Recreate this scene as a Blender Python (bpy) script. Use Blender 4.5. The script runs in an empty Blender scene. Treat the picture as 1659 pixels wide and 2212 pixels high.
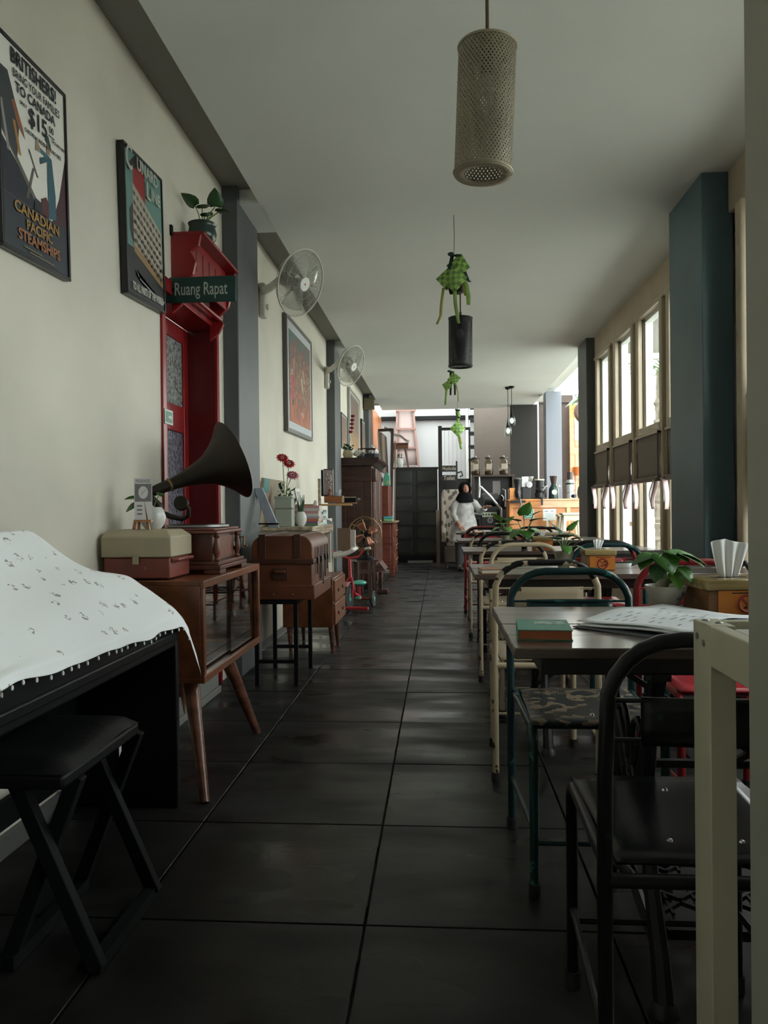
import bpy, bmesh, math, random
from mathutils import Vector, Matrix
R = random.Random(7)
SC = bpy.context.scene
COL = SC.collection
PI = math.pi

# ---------------------------------------------------------------- camera
cam_d = bpy.data.cameras.new('camera')
cam = bpy.data.objects.new('camera', cam_d); COL.objects.link(cam)
cam_d.sensor_fit = 'VERTICAL'; cam_d.sensor_height = 36.0
cam_d.lens = 1664.0 / 2212.0 * 36.0
cam_d.clip_start = 0.05; cam_d.clip_end = 200
EYE = Vector((0, 0, 1.03))
yv = Vector((.0724, .0066, -1.0)).normalized()
zv = Vector((-.010, 1.0, 0.0)); zv = (zv - yv * zv.dot(yv)).normalized()
xv = yv.cross(zv)
cam.matrix_world = Matrix.Translation(EYE) @ Matrix((xv, yv, zv)).to_4x4()
SC.camera = cam

# ---------------------------------------------------------------- sky, daylight, exposure
W = bpy.data.worlds.new('overcast_sky'); SC.world = W; W.use_nodes = True
bg = W.node_tree.nodes['Background']
bg.inputs[0].default_value = (0.93, 1.0, 0.97, 1); bg.inputs[1].default_value = 9.0
SC.view_settings.view_transform = 'Standard'
SC.view_settings.look = 'None'
SC.view_settings.exposure = 0.0
SC.view_settings.gamma = 1.0
SC.view_settings.use_curve_mapping = False
SC.cycles.use_denoising = True
SC.cycles.max_bounces = 10; SC.cycles.diffuse_bounces = 6; SC.cycles.glossy_bounces = 4
SC.cycles.transmission_bounces = 8; SC.cycles.transparent_max_bounces = 16
SC.cycles.sample_clamp_indirect = 6.0

def portal(loc, rot, sx, sy):                       # only guides the sampling of the sky, gives no light itself
    l = bpy.data.lights.new('daylight_portal', 'AREA'); l.shape = 'RECTANGLE'; l.size = sx; l.size_y = sy
    l.cycles.is_portal = True
    o = bpy.data.objects.new('daylight_portal', l); COL.objects.link(o); o.location = loc; o.rotation_euler = rot
BAYS = [(1.70, 2.32), (2.60, 3.22), (3.50, 4.12), (5.28, 5.92), (6.18, 6.82), (7.08, 7.70), (8.00, 8.58)]
portal((2.05, 2.9, 1.6), (0, PI / 2, 0), 2.2, 2.8)
portal((2.05, -.15, 1.6), (0, PI / 2, 0), 2.2, 1.0)
portal((2.05, 7.0, 1.6), (0, PI / 2, 0), 2.2, 3.8)
portal((1.85, 11.6, 1.5), (0, PI / 2, 0), 3.0, 4.6)
portal((0.3, 16.2, 5.2), (0, 0, 0), 3.6, 2.6)

# ---------------------------------------------------------------- materials
def lin(h):
    if not isinstance(h, str): return tuple(h)
    v = [int(h[i:i + 2], 16) / 255 for i in (0, 2, 4)]
    return tuple(c / 12.92 if c <= .04045 else ((c + .055) / 1.055) ** 2.4 for c in v)
MATS = {}
def M(name, col, rough=.5, metal=0., var=0., scale=6., bump=0., bscale=None, spec=.5, stretch=None, coat=0.):
    """principled material; var = noise tint amount, bump = fine relief"""
    if name in MATS: return MATS[name]
    m = bpy.data.materials.new(name); m.use_nodes = True; MATS[name] = m
    nt = m.node_tree; p = nt.nodes['Principled BSDF']
    c = lin(col)
    p.inputs['Base Color'].default_value = (*c, 1); p.inputs['Roughness'].default_value = rough
    p.inputs['Metallic'].default_value = metal; p.inputs['Specular IOR Level'].default_value = spec
    p.inputs['Coat Weight'].default_value = coat; p.inputs['Coat Roughness'].default_value = .16
    if var or bump:
        tc = nt.nodes.new('ShaderNodeTexCoord'); mp = nt.nodes.new('ShaderNodeMapping')
        nt.links.new(tc.outputs['Object'], mp.inputs['Vector'])
        if stretch: mp.inputs['Scale'].default_value = stretch
        n = nt.nodes.new('ShaderNodeTexNoise'); n.inputs['Scale'].default_value = scale; n.inputs['Detail'].default_value = 6
        nt.links.new(mp.outputs[0], n.inputs['Vector'])
        if var:
            r = nt.nodes.new('ShaderNodeValToRGB')
            r.color_ramp.elements[0].position = .3; r.color_ramp.elements[1].position = .7
            r.color_ramp.elements[0].color = (*[max(0, x * (1 - var)) for x in c], 1)
            r.color_ramp.elements[1].color = (*[min(1, x * (1 + var)) for x in c], 1)
            nt.links.new(n.outputs['Fac'], r.inputs[0]); nt.links.new(r.outputs[0], p.inputs['Base Color'])
        if bump:
            b = nt.nodes.new('ShaderNodeBump'); b.inputs['Strength'].default_value = bump; b.inputs['Distance'].default_value = .01
            src = n
            if bscale:
                src = nt.nodes.new('ShaderNodeTexNoise'); src.inputs['Scale'].default_value = bscale; src.inputs['Detail'].default_value = 4
                nt.links.new(mp.outputs[0], src.inputs['Vector'])
            nt.links.new(src.outputs['Fac'], b.inputs['Height']); nt.links.new(b.outputs[0], p.inputs['Normal'])
    return m
def chipped(name, col, under, amount=.42, rough=.35, scale=28.):
    """enamel paint worn through to what is under it"""
    if name in MATS: return MATS[name]
    m = M(name, col, rough, spec=.3); nt = m.node_tree; p = nt.nodes['Principled BSDF']
    tc = nt.nodes.new('ShaderNodeTexCoord'); n = nt.nodes.new('ShaderNodeTexNoise')
    n.inputs['Scale'].default_value = scale; n.inputs['Detail'].default_value = 5
    nt.links.new(tc.outputs['Object'], n.inputs['Vector'])
    r = nt.nodes.new('ShaderNodeValToRGB'); r.color_ramp.interpolation = 'CONSTANT'
    r.color_ramp.elements[0].color = (*lin(under), 1); r.color_ramp.elements[1].color = (*lin(col), 1)
    r.color_ramp.elements[1].position = amount
    nt.links.new(n.outputs['Fac'], r.inputs[0]); nt.links.new(r.outputs[0], p.inputs['Base Color'])
    return m
def glass(name, tint=(1, 1, 1), refl=.08, rough=.02):
    if name in MATS: return MATS[name]
    m = bpy.data.materials.new(name); m.use_nodes = True; MATS[name] = m; nt = m.node_tree
    for n in list(nt.nodes):
        if n.type != 'OUTPUT_MATERIAL': nt.nodes.remove(n)
    out = nt.nodes['Material Output']
    t = nt.nodes.new('ShaderNodeBsdfTransparent'); t.inputs[0].default_value = (*tint, 1)
    g = nt.nodes.new('ShaderNodeBsdfGlossy'); g.inputs['Roughness'].default_value = rough
    lw = nt.nodes.new('ShaderNodeLayerWeight'); pw = nt.nodes.new('ShaderNodeMath'); pw.operation = 'POWER'; pw.inputs[1].default_value = 5
    nt.links.new(lw.outputs['Facing'], pw.inputs[0]); f = nt.nodes.new('ShaderNodeMath'); f.operation = 'MULTIPLY_ADD'     # Schlick reflectance, same from both sides
    f.inputs[1].default_value = .92; f.inputs[2].default_value = refl * .5; nt.links.new(pw.outputs[0], f.inputs[0])
    mx = nt.nodes.new('ShaderNodeMixShader')
    nt.links.new(f.outputs[0], mx.inputs[0]); nt.links.new(t.outputs[0], mx.inputs[1]); nt.links.new(g.outputs[0], mx.inputs[2])
    nt.links.new(mx.outputs[0], out.inputs[0])
    return m
def wood(name, col, dark=.45, rough=.4, scale=3., stretch=(1, 12, 12)):
    return M(name, col, rough, var=dark, scale=scale, stretch=stretch, bump=.12)

# ---------------------------------------------------------------- mesh builder
def frame_of(d):
    d = Vector(d).normalized(); a = Vector((0, 0, 1)) if abs(d.z) < .95 else Vector((1, 0, 0))
    u = a.cross(d).normalized(); return u, d.cross(u)
class MB:
    def __init__(s): s.v = []; s.f = []; s.mi = []; s.k = 0
    def add(s, vs, fs):
        o = len(s.v); s.v += [tuple(v) for v in vs]
        for f in fs: s.f.append([i + o for i in f]); s.mi.append(s.k)
        return s
    def box(s, x0, x1, y0, y1, z0, z1, mat=None):
        vs = [Vector((x, y, z)) for z in (z0, z1) for y in (y0, y1) for x in (x0, x1)]
        if mat: vs = [mat @ v for v in vs]
        return s.add(vs, [(0, 2, 3, 1), (4, 5, 7, 6), (0, 1, 5, 4), (2, 6, 7, 3), (0, 4, 6, 2), (1, 3, 7, 5)])
    def bar(s, p0, p1, w, h=None, up=None):
        """square bar between two points"""
        p0 = Vector(p0); p1 = Vector(p1); h = h or w; d = (p1 - p0).normalized()
        if up is None: u, v = frame_of(d)
        else: u = Vector(up).cross(d).normalized(); v = d.cross(u)
        vs = [p + u * (a * w / 2) + v * (b * h / 2) for p in (p0, p1) for a, b in ((-1, -1), (1, -1), (1, 1), (-1, 1))]
        return s.add(vs, [(3, 2, 1, 0), (4, 5, 6, 7), (0, 1, 5, 4), (1, 2, 6, 5), (2, 3, 7, 6), (3, 0, 4, 7)])
    def cyl(s, p0, p1, r0, r1=None, n=12, caps=True):
        p0 = Vector(p0); p1 = Vector(p1); r1 = r0 if r1 is None else r1; u, v = frame_of(p1 - p0)
        vs = [p + (u * math.cos(2 * PI * i / n) + v * math.sin(2 * PI * i / n)) * r for p, r in ((p0, r0), (p1, r1)) for i in range(n)]
        fs = [(i, (i + 1) % n, n + (i + 1) % n, n + i) for i in range(n)]
        if caps: fs += [tuple(range(n - 1, -1, -1)), tuple(range(n, 2 * n))]
        return s.add(vs, fs)
    def tube(s, pts, r, n=8, closed=False, caps=True):
        pts = [Vector(p) for p in pts]; m = len(pts); rs = r if isinstance(r, (list, tuple)) else [r] * m
        vs = []; u = None
        for i, p in enumerate(pts):
            a = pts[(i - 1) % m] if (closed or i) else p; b = pts[(i + 1) % m] if (closed or i < m - 1) else p
            d = (b - a).normalized()
            if u is None: u, _ = frame_of(d)
            u = (u - d * u.dot(d)).normalized(); v = d.cross(u)
            vs += [p + (u * math.cos(2 * PI * k / n) + v * math.sin(2 * PI * k / n)) * rs[i] for k in range(n)]
        fs = []
        for i in range(m if closed else m - 1):
            j = (i + 1) % m
            fs += [(i * n + k, i * n + (k + 1) % n, j * n + (k + 1) % n, j * n + k) for k in range(n)]
        if caps and not closed: fs += [tuple(range(n - 1, -1, -1)), tuple(range((m - 1) * n, m * n))]
        return s.add(vs, fs)
    def lathe(s, prof, c=(0, 0, 0), axis=(0, 0, 1), n=20, sx=1., sy=1.):
        """profile [(radius, height)] turned about the axis through c"""
        c = Vector(c); d = Vector(axis).normalized()
        if abs(d.z) > .999: u, v = Vector((1, 0, 0)), Vector((0, 1, 0))
        else: u, v = frame_of(d)
        vs = [c + d * h + (u * sx * math.cos(2 * PI * k / n) + v * sy * math.sin(2 * PI * k / n)) * max(r, 1e-5) for r, h in prof for k in range(n)]
        fs = [(i * n + k, i * n + (k + 1) % n, (i + 1) * n + (k + 1) % n, (i + 1) * n + k) for i in range(len(prof) - 1) for k in range(n)]
        return s.add(vs, fs)
    def ell(s, c, r, n=14, m=8, rot=None):
        c = Vector(c); r = (r, r, r) if not isinstance(r, (tuple, list)) else r; vs = []
        for i in range(m + 1):
            t = PI * i / m
            for k in range(n):
                p = Vector((r[0] * math.sin(t) * math.cos(2 * PI * k / n), r[1] * math.sin(t) * math.sin(2 * PI * k / n), -r[2] * math.cos(t)))
                vs.append(c + (rot @ p if rot else p))
        return s.add(vs, [(i * n + k, i * n + (k + 1) % n, (i + 1) * n + (k + 1) % n, (i + 1) * n + k) for i in range(m) for k in range(n)])
    def prism(s, poly, a, b, plane='xz'):
        """extrude a 2-D outline along the axis left over"""
        def pt(p, t): return {'xz': (p[0], t, p[1]), 'yz': (t, p[0], p[1]), 'xy': (p[0], p[1], t)}[plane]
        n = len(poly); vs = [pt(p, a) for p in poly] + [pt(p, b) for p in poly]
        return s.add(vs, [tuple(range(n)), tuple(range(2 * n - 1, n - 1, -1))] + [(i, n + i, n + (i + 1) % n, (i + 1) % n) for i in range(n)])
    def grid(s, fn, nu, nv):
        vs = [fn(i / nu, j / nv) for j in range(nv + 1) for i in range(nu + 1)]
        return s.add(vs, [(j * (nu + 1) + i, j * (nu + 1) + i + 1, (j + 1) * (nu + 1) + i + 1, (j + 1) * (nu + 1) + i) for j in range(nv) for i in range(nu)])
    def poly(s, pts): return s.add(pts, [tuple(range(len(pts)))])

def link(name, data, parent=None):
    o = bpy.data.objects.new(name, data); COL.objects.link(o)
    if parent is not None: o.parent = parent
    return o
def part(parent, name, mb, mats, bev=0., solid=0., sub=0, kind=None, label=None, smooth=True, seg=2, fix=True):
    """links a builder as ONE mesh object (a part when it has a parent)"""
    me = bpy.data.meshes.new(name); me.from_pydata(mb.v, [], mb.f)
    ms = mats if isinstance(mats, (list, tuple)) else [mats]
    for m in ms: me.materials.append(m)
    if len(ms) > 1: me.polygons.foreach_set('material_index', mb.mi)
    if fix:
        bm = bmesh.new(); bm.from_mesh(me); bmesh.ops.recalc_face_normals(bm, faces=bm.faces); bm.to_mesh(me); bm.free()
    if smooth:
        me.shade_smooth(); me.set_sharp_from_angle(angle=math.radians(38))
    me.update()
    o = link(name, me, parent)
    if solid: md = o.modifiers.new('solid', 'SOLIDIFY'); md.thickness = solid; md.offset = 0
    if sub: md = o.modifiers.new('sub', 'SUBSURF'); md.levels = sub; md.render_levels = sub
    if bev: md = o.modifiers.new('bevel', 'BEVEL'); md.width = bev; md.segments = seg; md.limit_method = 'ANGLE'
    if kind: o['kind'] = kind
    if label: o['label'] = label
    return o
def thing(name, label, cat, loc=(0, 0, 0), rz=0., group=None, rot=None):
    o = bpy.data.objects.new(name, None); COL.objects.link(o); o.empty_display_size = .05
    o.location = loc; o.rotation_euler = rot or (0, 0, rz); o['label'] = label; o['category'] = cat
    if group: o['group'] = group
    return o
def single(name, label, cat, mb, mats, loc=(0, 0, 0), rz=0., group=None, rot=None, **k):
    o = part(None, name, mb, mats, **k); o.location = loc; o.rotation_euler = rot or (0, 0, rz)
    o['label'] = label; o['category'] = cat
    if group: o['group'] = group
    return o
def struct(name, mb, mats, parent=None, **k):
    o = part(parent, name, mb, mats, **k)
    if parent is None: o['kind'] = 'structure'
    return o
def sroot(name, loc=(0, 0, 0)):
    o = bpy.data.objects.new(name, None); COL.objects.link(o); o.location = loc; o['kind'] = 'structure'; return o
def text(parent, s, mat, size, loc, right=(1, 0, 0), up=(0, 0, 1), align='CENTER', sx=1., ex=.0004, sp=1., bold=0., name='lettering'):
    c = bpy.data.curves.new(name, 'FONT'); c.body = s; c.size = size; c.align_x = align; c.align_y = 'CENTER'
    c.extrude = ex; c.space_character = sp; c.offset = bold; c.resolution_u = 3; c.materials.append(mat)
    o = link(name, c, parent); r = Vector(right).normalized(); u = Vector(up).normalized(); n = r.cross(u)
    mt = Matrix((r * sx, u, n)).transposed().to_4x4(); mt.translation = Vector(loc); o.matrix_local = mt
    return o
def arc(cx, cz, r, a0, a1, n=6): return [(cx + r * math.cos(a0 + (a1 - a0) * i / n), cz + r * math.sin(a0 + (a1 - a0) * i / n)) for i in range(n + 1)]

# ================================================================ THE SETTING
WALL = M('wall_paint', (.66, .63, .54), .75, var=.10, scale=1.6, bump=.06, bscale=25)
CEIL = M('ceiling_paint', (.74, .77, .74), .8, var=.03, scale=1.2)
CREAM = M('cream_gloss_paint', (.50, .42, .30), .42, var=.10, scale=4)
WHITEP = M('white_gloss_paint', (.72, .74, .70), .4)
SLATE = M('slate_grey_paint', (.085, .095, .10), .5, var=.12, scale=3)
BLUEP = M('blue_grey_paint', (.085, .150, .175), .45, var=.25, scale=1.5)
GREYL = M('light_grey_paint', (.24, .26, .31), .55)
RED = M('red_gloss_paint', (.24, .010, .012), .32, var=.18, scale=5)
DRED = M('dark_red_paint', (.10, .008, .009), .35)
BLACK = M('black_paint', (.007, .008, .009), .6, spec=.15)
DWOOD = wood('dark_brown_wood', (.050, .018, .011), .5, .38)
TILE_M = M('grey_stone_tile', (.0125, .0125, .0113), .34, var=.45, scale=5, bump=.05, bscale=40)
_nt = TILE_M.node_tree; _oi = _nt.nodes.new('ShaderNodeObjectInfo'); _ge = _nt.nodes.new('ShaderNodeNewGeometry')   # polish worn unevenly from tile to tile
_mp = _nt.nodes.new('ShaderNodeMapping'); _mp.inputs['Scale'].default_value = (1.1, 3.2, 1); _n = _nt.nodes.new('ShaderNodeTexNoise'); _n.inputs['Scale'].default_value = 1.6; _n.inputs['Detail'].default_value = 2
_nt.links.new(_ge.outputs['Position'], _mp.inputs[0]); _nt.links.new(_mp.outputs[0], _n.inputs['Vector'])
_mr = _nt.nodes.new('ShaderNodeMapRange'); _mr.inputs[1].default_value = .35; _mr.inputs[2].default_value = .68; _mr.inputs[3].default_value = .17; _mr.inputs[4].default_value = .50
_ad = _nt.nodes.new('ShaderNodeMath'); _ad.operation = 'MULTIPLY_ADD'; _ad.inputs[1].default_value = .10
_nt.links.new(_oi.outputs['Random'], _ad.inputs[0]); _nt.links.new(_n.outputs['Fac'], _mr.inputs[0]); _nt.links.new(_mr.outputs[0], _ad.inputs[2]); _nt.links.new(_ad.outputs[0], _nt.nodes['Principled BSDF'].inputs['Roughness'])
_nt.nodes['Principled BSDF'].inputs['Specular IOR Level'].default_value = .38
GROUT = M('dark_grout', (.016, .016, .015), .8)

fl = struct('floor', MB().box(-1.5, 4.6, -1.7, 17.7, -.12, -.012), GROUT)
xs = [-1.31, -.785, -.195, .402, 1.0, 1.6, 2.2]; tile_me = {}
for k in range(-6, 27):
    y0 = 1.886 + .598 * k
    for i in range(6):
        if y0 > 17: continue
        w = xs[i + 1] - xs[i] - .007
        if i not in tile_me:
            o = part(fl, 'tile', MB().box(0, w, 0, .591, -.0118, 0), TILE_M, bev=.0012, seg=1, smooth=False); tile_me[i] = o.data
        else:
            o = link('tile', tile_me[i], fl); md = o.modifiers.new('bevel', 'BEVEL'); md.width = .0012; md.segments = 1
        o.location = (xs[i] + .0035, y0 + .0035, R.uniform(-.0008, .0008))

mb = MB()                                            # left wall with the door opening, then the higher part round the stair well
for y0, y1, z0, z1 in [(-1.7, 3.60, 0, 3.01), (3.60, 4.47, 2.10, 3.01), (4.47, 14.85, 0, 3.01), (14.85, 17.6, 0, 5.6)]: mb.box(-1.52, -1.31, y0, y1, z0, z1)
struct('wall_left', mb, WALL)
mb = MB()                                            # ceiling board with a shadow gap along the left wall, closed at the pillars
mb.box(-1.09, 1.75, -1.7, 14.85, 2.91, 3.0)
for y in (4.63, 8.98, 13.35): mb.box(-1.31, -1.09, y + .06, y + .56, 2.912, 3.0)
mb.box(-1.52, 2.0, -1.7, 14.85, 3.012, 3.12)
struct('ceiling', mb, CEIL)
struct('recess_shade_strip', MB().box(-1.31, -1.085, -1.7, 14.85, 3.0, 3.0115), M('recess_shade_grey', (.27, .27, .25), .8))  # added strip, coloured dark grey to stand in for shade inside the recess
struct('wall_front', MB().box(-1.52, 2.0, -1.85, -1.7, 0, 3.01), WALL)
struct('baseboard_left', MB().box(-1.31, -1.295, -1.7, 3.55, 0, .07).box(-1.31, -1.295, 5.22, 8.95, 0, .07), M('grey_skirting', (.11, .11, .105), .5), bev=.004)
for y in (4.63, 8.98, 13.35):                        # left pillars
    struct('pillar', MB().box(-1.31, -1.215, y, y + .53, 0, 3.01), SLATE, bev=.006)
struct('pillar', MB().box(1.497, 1.672, 4.50, 5.12, 0, 2.912), BLUEP, bev=.006)
struct('pillar', MB().box(1.655, 1.98, 8.80, 9.32, 0, 2.912), SLATE, bev=.006)
struct('pillar', MB().box(1.79, 2.05, 13.1, 13.4, 0, 2.95), GREYL, bev=.006)

# window wall on the right: low wall, header, posts; every bay is a window of its own
ALLB = [(-.55, .25)] + BAYS
mb = MB(); mb.box(1.75, 1.84, -1.7, 8.8, 0, .60); mb.box(1.75, 1.84, -1.7, 8.8, 2.64, 3.01)
ye = [-1.7] + [v for b in ALLB for v in b] + [8.8]
for i in range(0, len(ye), 2): mb.box(1.76, 1.83, ye[i], ye[i + 1], .60, 2.64)
struct('wall_right', mb, CREAM)
GL = glass('window_glass')
for n, (a, b) in enumerate(ALLB):
    w = sroot('window_%d' % (n + 1), (1.75, (a + b) / 2, 0)); h = (b - a) / 2
    part(w, 'transom', MB().box(-.03, .08, -h - .04, h + .04, 1.615, 1.685), CREAM, bev=.01)
    part(w, 'sill', MB().box(-.03, .12, -h - .03, h + .03, .585, .615), CREAM, bev=.006)
    part(w, 'head_moulding', MB().box(-.03, .05, -h - .13, h + .13, 2.63, 2.665), CREAM, bev=.008)
    for s in (-1, 1):
        part(w, 'post', MB().box(-.03, .03, s * h + (0 if s > 0 else -.075), s * h + (.075 if s > 0 else 0), .60, 2.65), CREAM, bev=.012)
        part(w, 'casing', MB().box(.03, .095, s * h + (-.03 if s > 0 else 0), s * h + (0 if s > 0 else .03), .615, 2.64), WHITEP, bev=.004)
    part(w, 'casing', MB().box(.03, .095, -h, h, 2.60, 2.64), WHITEP, bev=.004)
    part(w, 'pane', MB().box(.060, .064, -h + .031, h - .031, 1.686, 2.60), GL, smooth=False)
    part(w, 'pane', MB().box(.060, .064, -h + .031, h - .031, .616, 1.614), GL, smooth=False)

tp = struct('trim_5', MB().box(1.612, 1.75, 4.24, 4.33, 0, 2.67), CREAM, bev=.02, seg=4)
for z in (1.615, 1.20): part(tp, 'latch', MB().cyl((1.655, 4.222, z), (1.655, 4.242, z), .018, n=10), BLACK)
struct('trim_6', MB().box(1.64, 1.75, 4.10, 4.49, 2.67, 2.91), CREAM, bev=.008)

# partition end beside the camera
struct('trim_1', MB().box(.368, 1.75, .86, .96, 0, 2.91), M('grey_beige_paint', (.33, .33, .28), .6, var=.08, scale=2), bev=.008)

# red door in its deep opening
d = sroot('door_1', (-1.31, 4.03, 0))
part(d, 'jamb', MB().box(-.17, .012, .43, .47, 0, 2.13), [RED], bev=.004)
part(d, 'reveal', MB().box(-.165, -.002, .425, .43, .1, 2.08), DRED)
part(d, 'jamb', MB().box(-.17, .012, -.47, -.425, 0, 2.13), RED, bev=.004)
part(d, 'lintel', MB().box(-.17, .014, -.47, .47, 2.08, 2.15), RED, bev=.004)
part(d, 'threshold', MB().box(-.19, .0, -.43, .43, 0, .10), RED, bev=.004)
for s in (-1, 1):                                    # two leaves, each with an upper and a lower lace-patterned pane
    mb = MB(); x0, x1 = -.205, -.165; y0, y1 = (0.005, .43) if s > 0 else (-.43, -.005)
    mb.box(x0, x1, y0, y0 + .075, .1, 2.08).box(x0, x1, y1 - .075, y1, .1, 2.08)
    for z0, z1 in ((.1, .55), (1.47, 1.62), (1.99, 2.08)): mb.box(x0, x1, y0 + .075, y1 - .075, z0, z1)
    lf = part(d, 'door_leaf', mb, RED, bev=.004)
    for z0, z1, nm, c in ((.55, 1.47, 'patterned_glass_dark', (.10, .10, .13)), (1.62, 1.99, 'patterned_glass_grey', (.2, .21, .2))):
        g = M(nm, c, .25, var=.85, scale=55, bump=.6)
        part(lf, 'pane', MB().box(x0 + .015, x1 - .012, y0 + .075, y1 - .075, z0, z1), g, smooth=False)
struct('trim_2', MB().box(-1.31, -1.24, 3.44, 4.27, 0, .035).box(-1.31, -1.25, 3.46, 4.25, .035, .13), [M('grey_step', (.2, .2, .18), .6)], bev=.004)

# stair well and yard at the far end
WELL = M('stair_well_paint', (.42, .42, .43), .8, var=.03, scale=1)
struct('wall_back', MB().box(-1.52, 2.2, 17.5, 17.7, 0, 5.6), WELL)
struct('wall_well', MB().box(1.82, 1.98, 15.5, 17.5, 0, 5.6), WELL)
struct('trim_3', MB().box(-1.31, 1.8, 17.38, 17.5, 3.0, 3.08), BLACK)
struct('wall_counter_back', MB().box(1.33, 1.82, 14.45, 14.6, 0, 2.91), M('brown_black_panel', (.018, .015, .013), .6))
struct('wall_yard', MB().box(1.98, 2.62, 15.75, 15.95, 0, 3.1).box(1.9, 3.66, 15.7, 15.95, 3.1, 3.25), M('dark_brown_panel', (.035, .02, .014), .55, var=.2))
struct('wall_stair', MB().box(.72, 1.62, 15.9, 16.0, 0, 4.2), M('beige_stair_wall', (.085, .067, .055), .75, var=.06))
struct('ground_garden', MB().box(1.96, 40, -25, 60, -.35, -.15), M('garden_gravel', (.60, .60, .54), .9, var=.2, scale=2))
struct('yard_sky_blocker', MB().box(2.35, 4.8, 9.4, 12.6, 3.45, 3.55), WELL)  # unseen slab, added to keep sky light off the orange counter
struct('wall_garden', MB().box(14, 14.2, -20, 40, -.2, 2.0), M('white_garden_wall', (.75, .76, .74), .8))

# ================================================================ LEFT WALL: piano, cabinet, gramophone
PBLK = M('piano_black', (.005, .006, .0065), .4, spec=.25)
LEATH = M('black_leather', (.006, .0065, .007), .5, bump=.12, scale=60, spec=.22)
def cloth_material():
    m = M('printed_white_cotton', (.88, .91, .93), .85); nt = m.node_tree; p = nt.nodes['Principled BSDF']
    tc = nt.nodes.new('ShaderNodeTexCoord'); v = nt.nodes.new('ShaderNodeTexVoronoi'); v.inputs['Scale'].default_value = 15; v.inputs['Randomness'].default_value = .7
    n = nt.nodes.new('ShaderNodeTexNoise'); n.inputs['Scale'].default_value = 95; n.inputs['Detail'].default_value = 3
    nt.links.new(tc.outputs['Object'], v.inputs['Vector']); nt.links.new(tc.outputs['Object'], n.inputs['Vector'])
    a = nt.nodes.new('ShaderNodeMath'); a.operation = 'LESS_THAN'; a.inputs[1].default_value = .24; nt.links.new(v.outputs['Distance'], a.inputs[0])
    b = nt.nodes.new('ShaderNodeMath'); b.operation = 'GREATER_THAN'; b.inputs[1].default_value = .52; nt.links.new(n.outputs['Fac'], b.inputs[0])
    c = nt.nodes.new('ShaderNodeMath'); c.operation = 'MULTIPLY'; nt.links.new(a.outputs[0], c.inputs[0]); nt.links.new(b.outputs[0], c.inputs[1])
    mx = nt.nodes.new('ShaderNodeMix'); mx.data_type = 'RGBA'; mx.inputs[6].default_value = (.88, .91, .93, 1); mx.inputs[7].default_value = (.36, .35, .33, 1)
    nt.links.new(c.outputs[0], mx.inputs[0]); nt.links.new(mx.outputs[2], p.inputs['Base Color'])
    return m
CLOTH = cloth_material()
pn = thing('digital_piano', 'long black digital piano along the left wall, hidden under a white printed cloth', 'piano', (-1.1, 1.75, 0))
part(pn, 'keyboard_case', MB().box(-.185, .19, -.78, .84, .56, .665).box(-.185, -.02, -.78, .84, .665, .785), PBLK, bev=.008)
part(pn, 'key_slip', MB().box(.17, .20, -.78, .835, .585, .615), PBLK, bev=.006)
for y in (-.80, .84): part(pn, 'side_panel', MB().box(-.185, .19, y, y + .03, 0, .665), PBLK, bev=.005)
part(pn, 'music_rest', MB().bar((-.17, -.3, .78), (-.185, -.3, .95), .02, .9, up=(0, 1, 0)), PBLK)
part(pn, 'modesty_panel', MB().box(-.183, -.165, -.77, .84, .24, .56), PBLK)
part(pn, 'crossbar', MB().box(-.17, -.15, -.77, .84, .12, .20), PBLK)
def cloth_pt(u, v):
    y = .95 + u * 1.68
    k = min(1, max(0, (2.62 - y) / .38)); hb = .805 + .165 * (k * k * (3 - 2 * k))
    prof = [(-1.288, hb), (-1.25, hb + .004), (-1.15, .812 + .35 * (hb - .805)), (-1.06, .812), (-.99, .765), (-.91, .70), (-.885, .672), (-.878, .635)]
    t = v * (len(prof) - 1); i = min(int(t), len(prof) - 2); f = t - i
    x = prof[i][0] * (1 - f) + prof[i + 1][0] * f; z = prof[i][1] * (1 - f) + prof[i + 1][1] * f
    w = .5 + .5 * v
    z += .005 * math.sin(y * 14 + v * 5) * w * .6 + .0025 * math.sin(y * 31 - v * 9) * v * v + .006 * math.sin(y * 7 + v * 11) * (1 - abs(2 * v - 1))
    x += .006 * math.sin(y * 23) * v ** 3
    z += max(0, v - .7) / .3 * (2.5 - y) * .036
    e = max(0, (y - 2.55) / .08)
    if e > 0: z -= (.02 + .04 * v) * e; 
    return (x + .012 * e * v, y, z)
mb = MB().grid(cloth_pt, 60, 30)
def flap(u, v):                                       # the corner that hangs past the far end
    p = cloth_pt(1, .55 + .45 * u); return (p[0] + .03 * v * u, p[1] + .03 * v + .010 * math.sin(u * 6), p[2] - v * (.03 + .10 * u))
mb.grid(flap, 14, 8)
cl = single('piano_cover', 'white cotton cloth with small grey sprigs draped over the black piano', 'cloth', mb, CLOTH, solid=.002, sub=1)
mb = MB()
for i in range(34):
    p = cloth_pt((i + .5) / 34, 1.0); mb.ell((p[0] + .002, p[1], p[2] - .006), (.0035, .0035, .006), 6, 4)
part(cl, 'pompom_trim', mb, CLOTH, kind='stuff')

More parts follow.
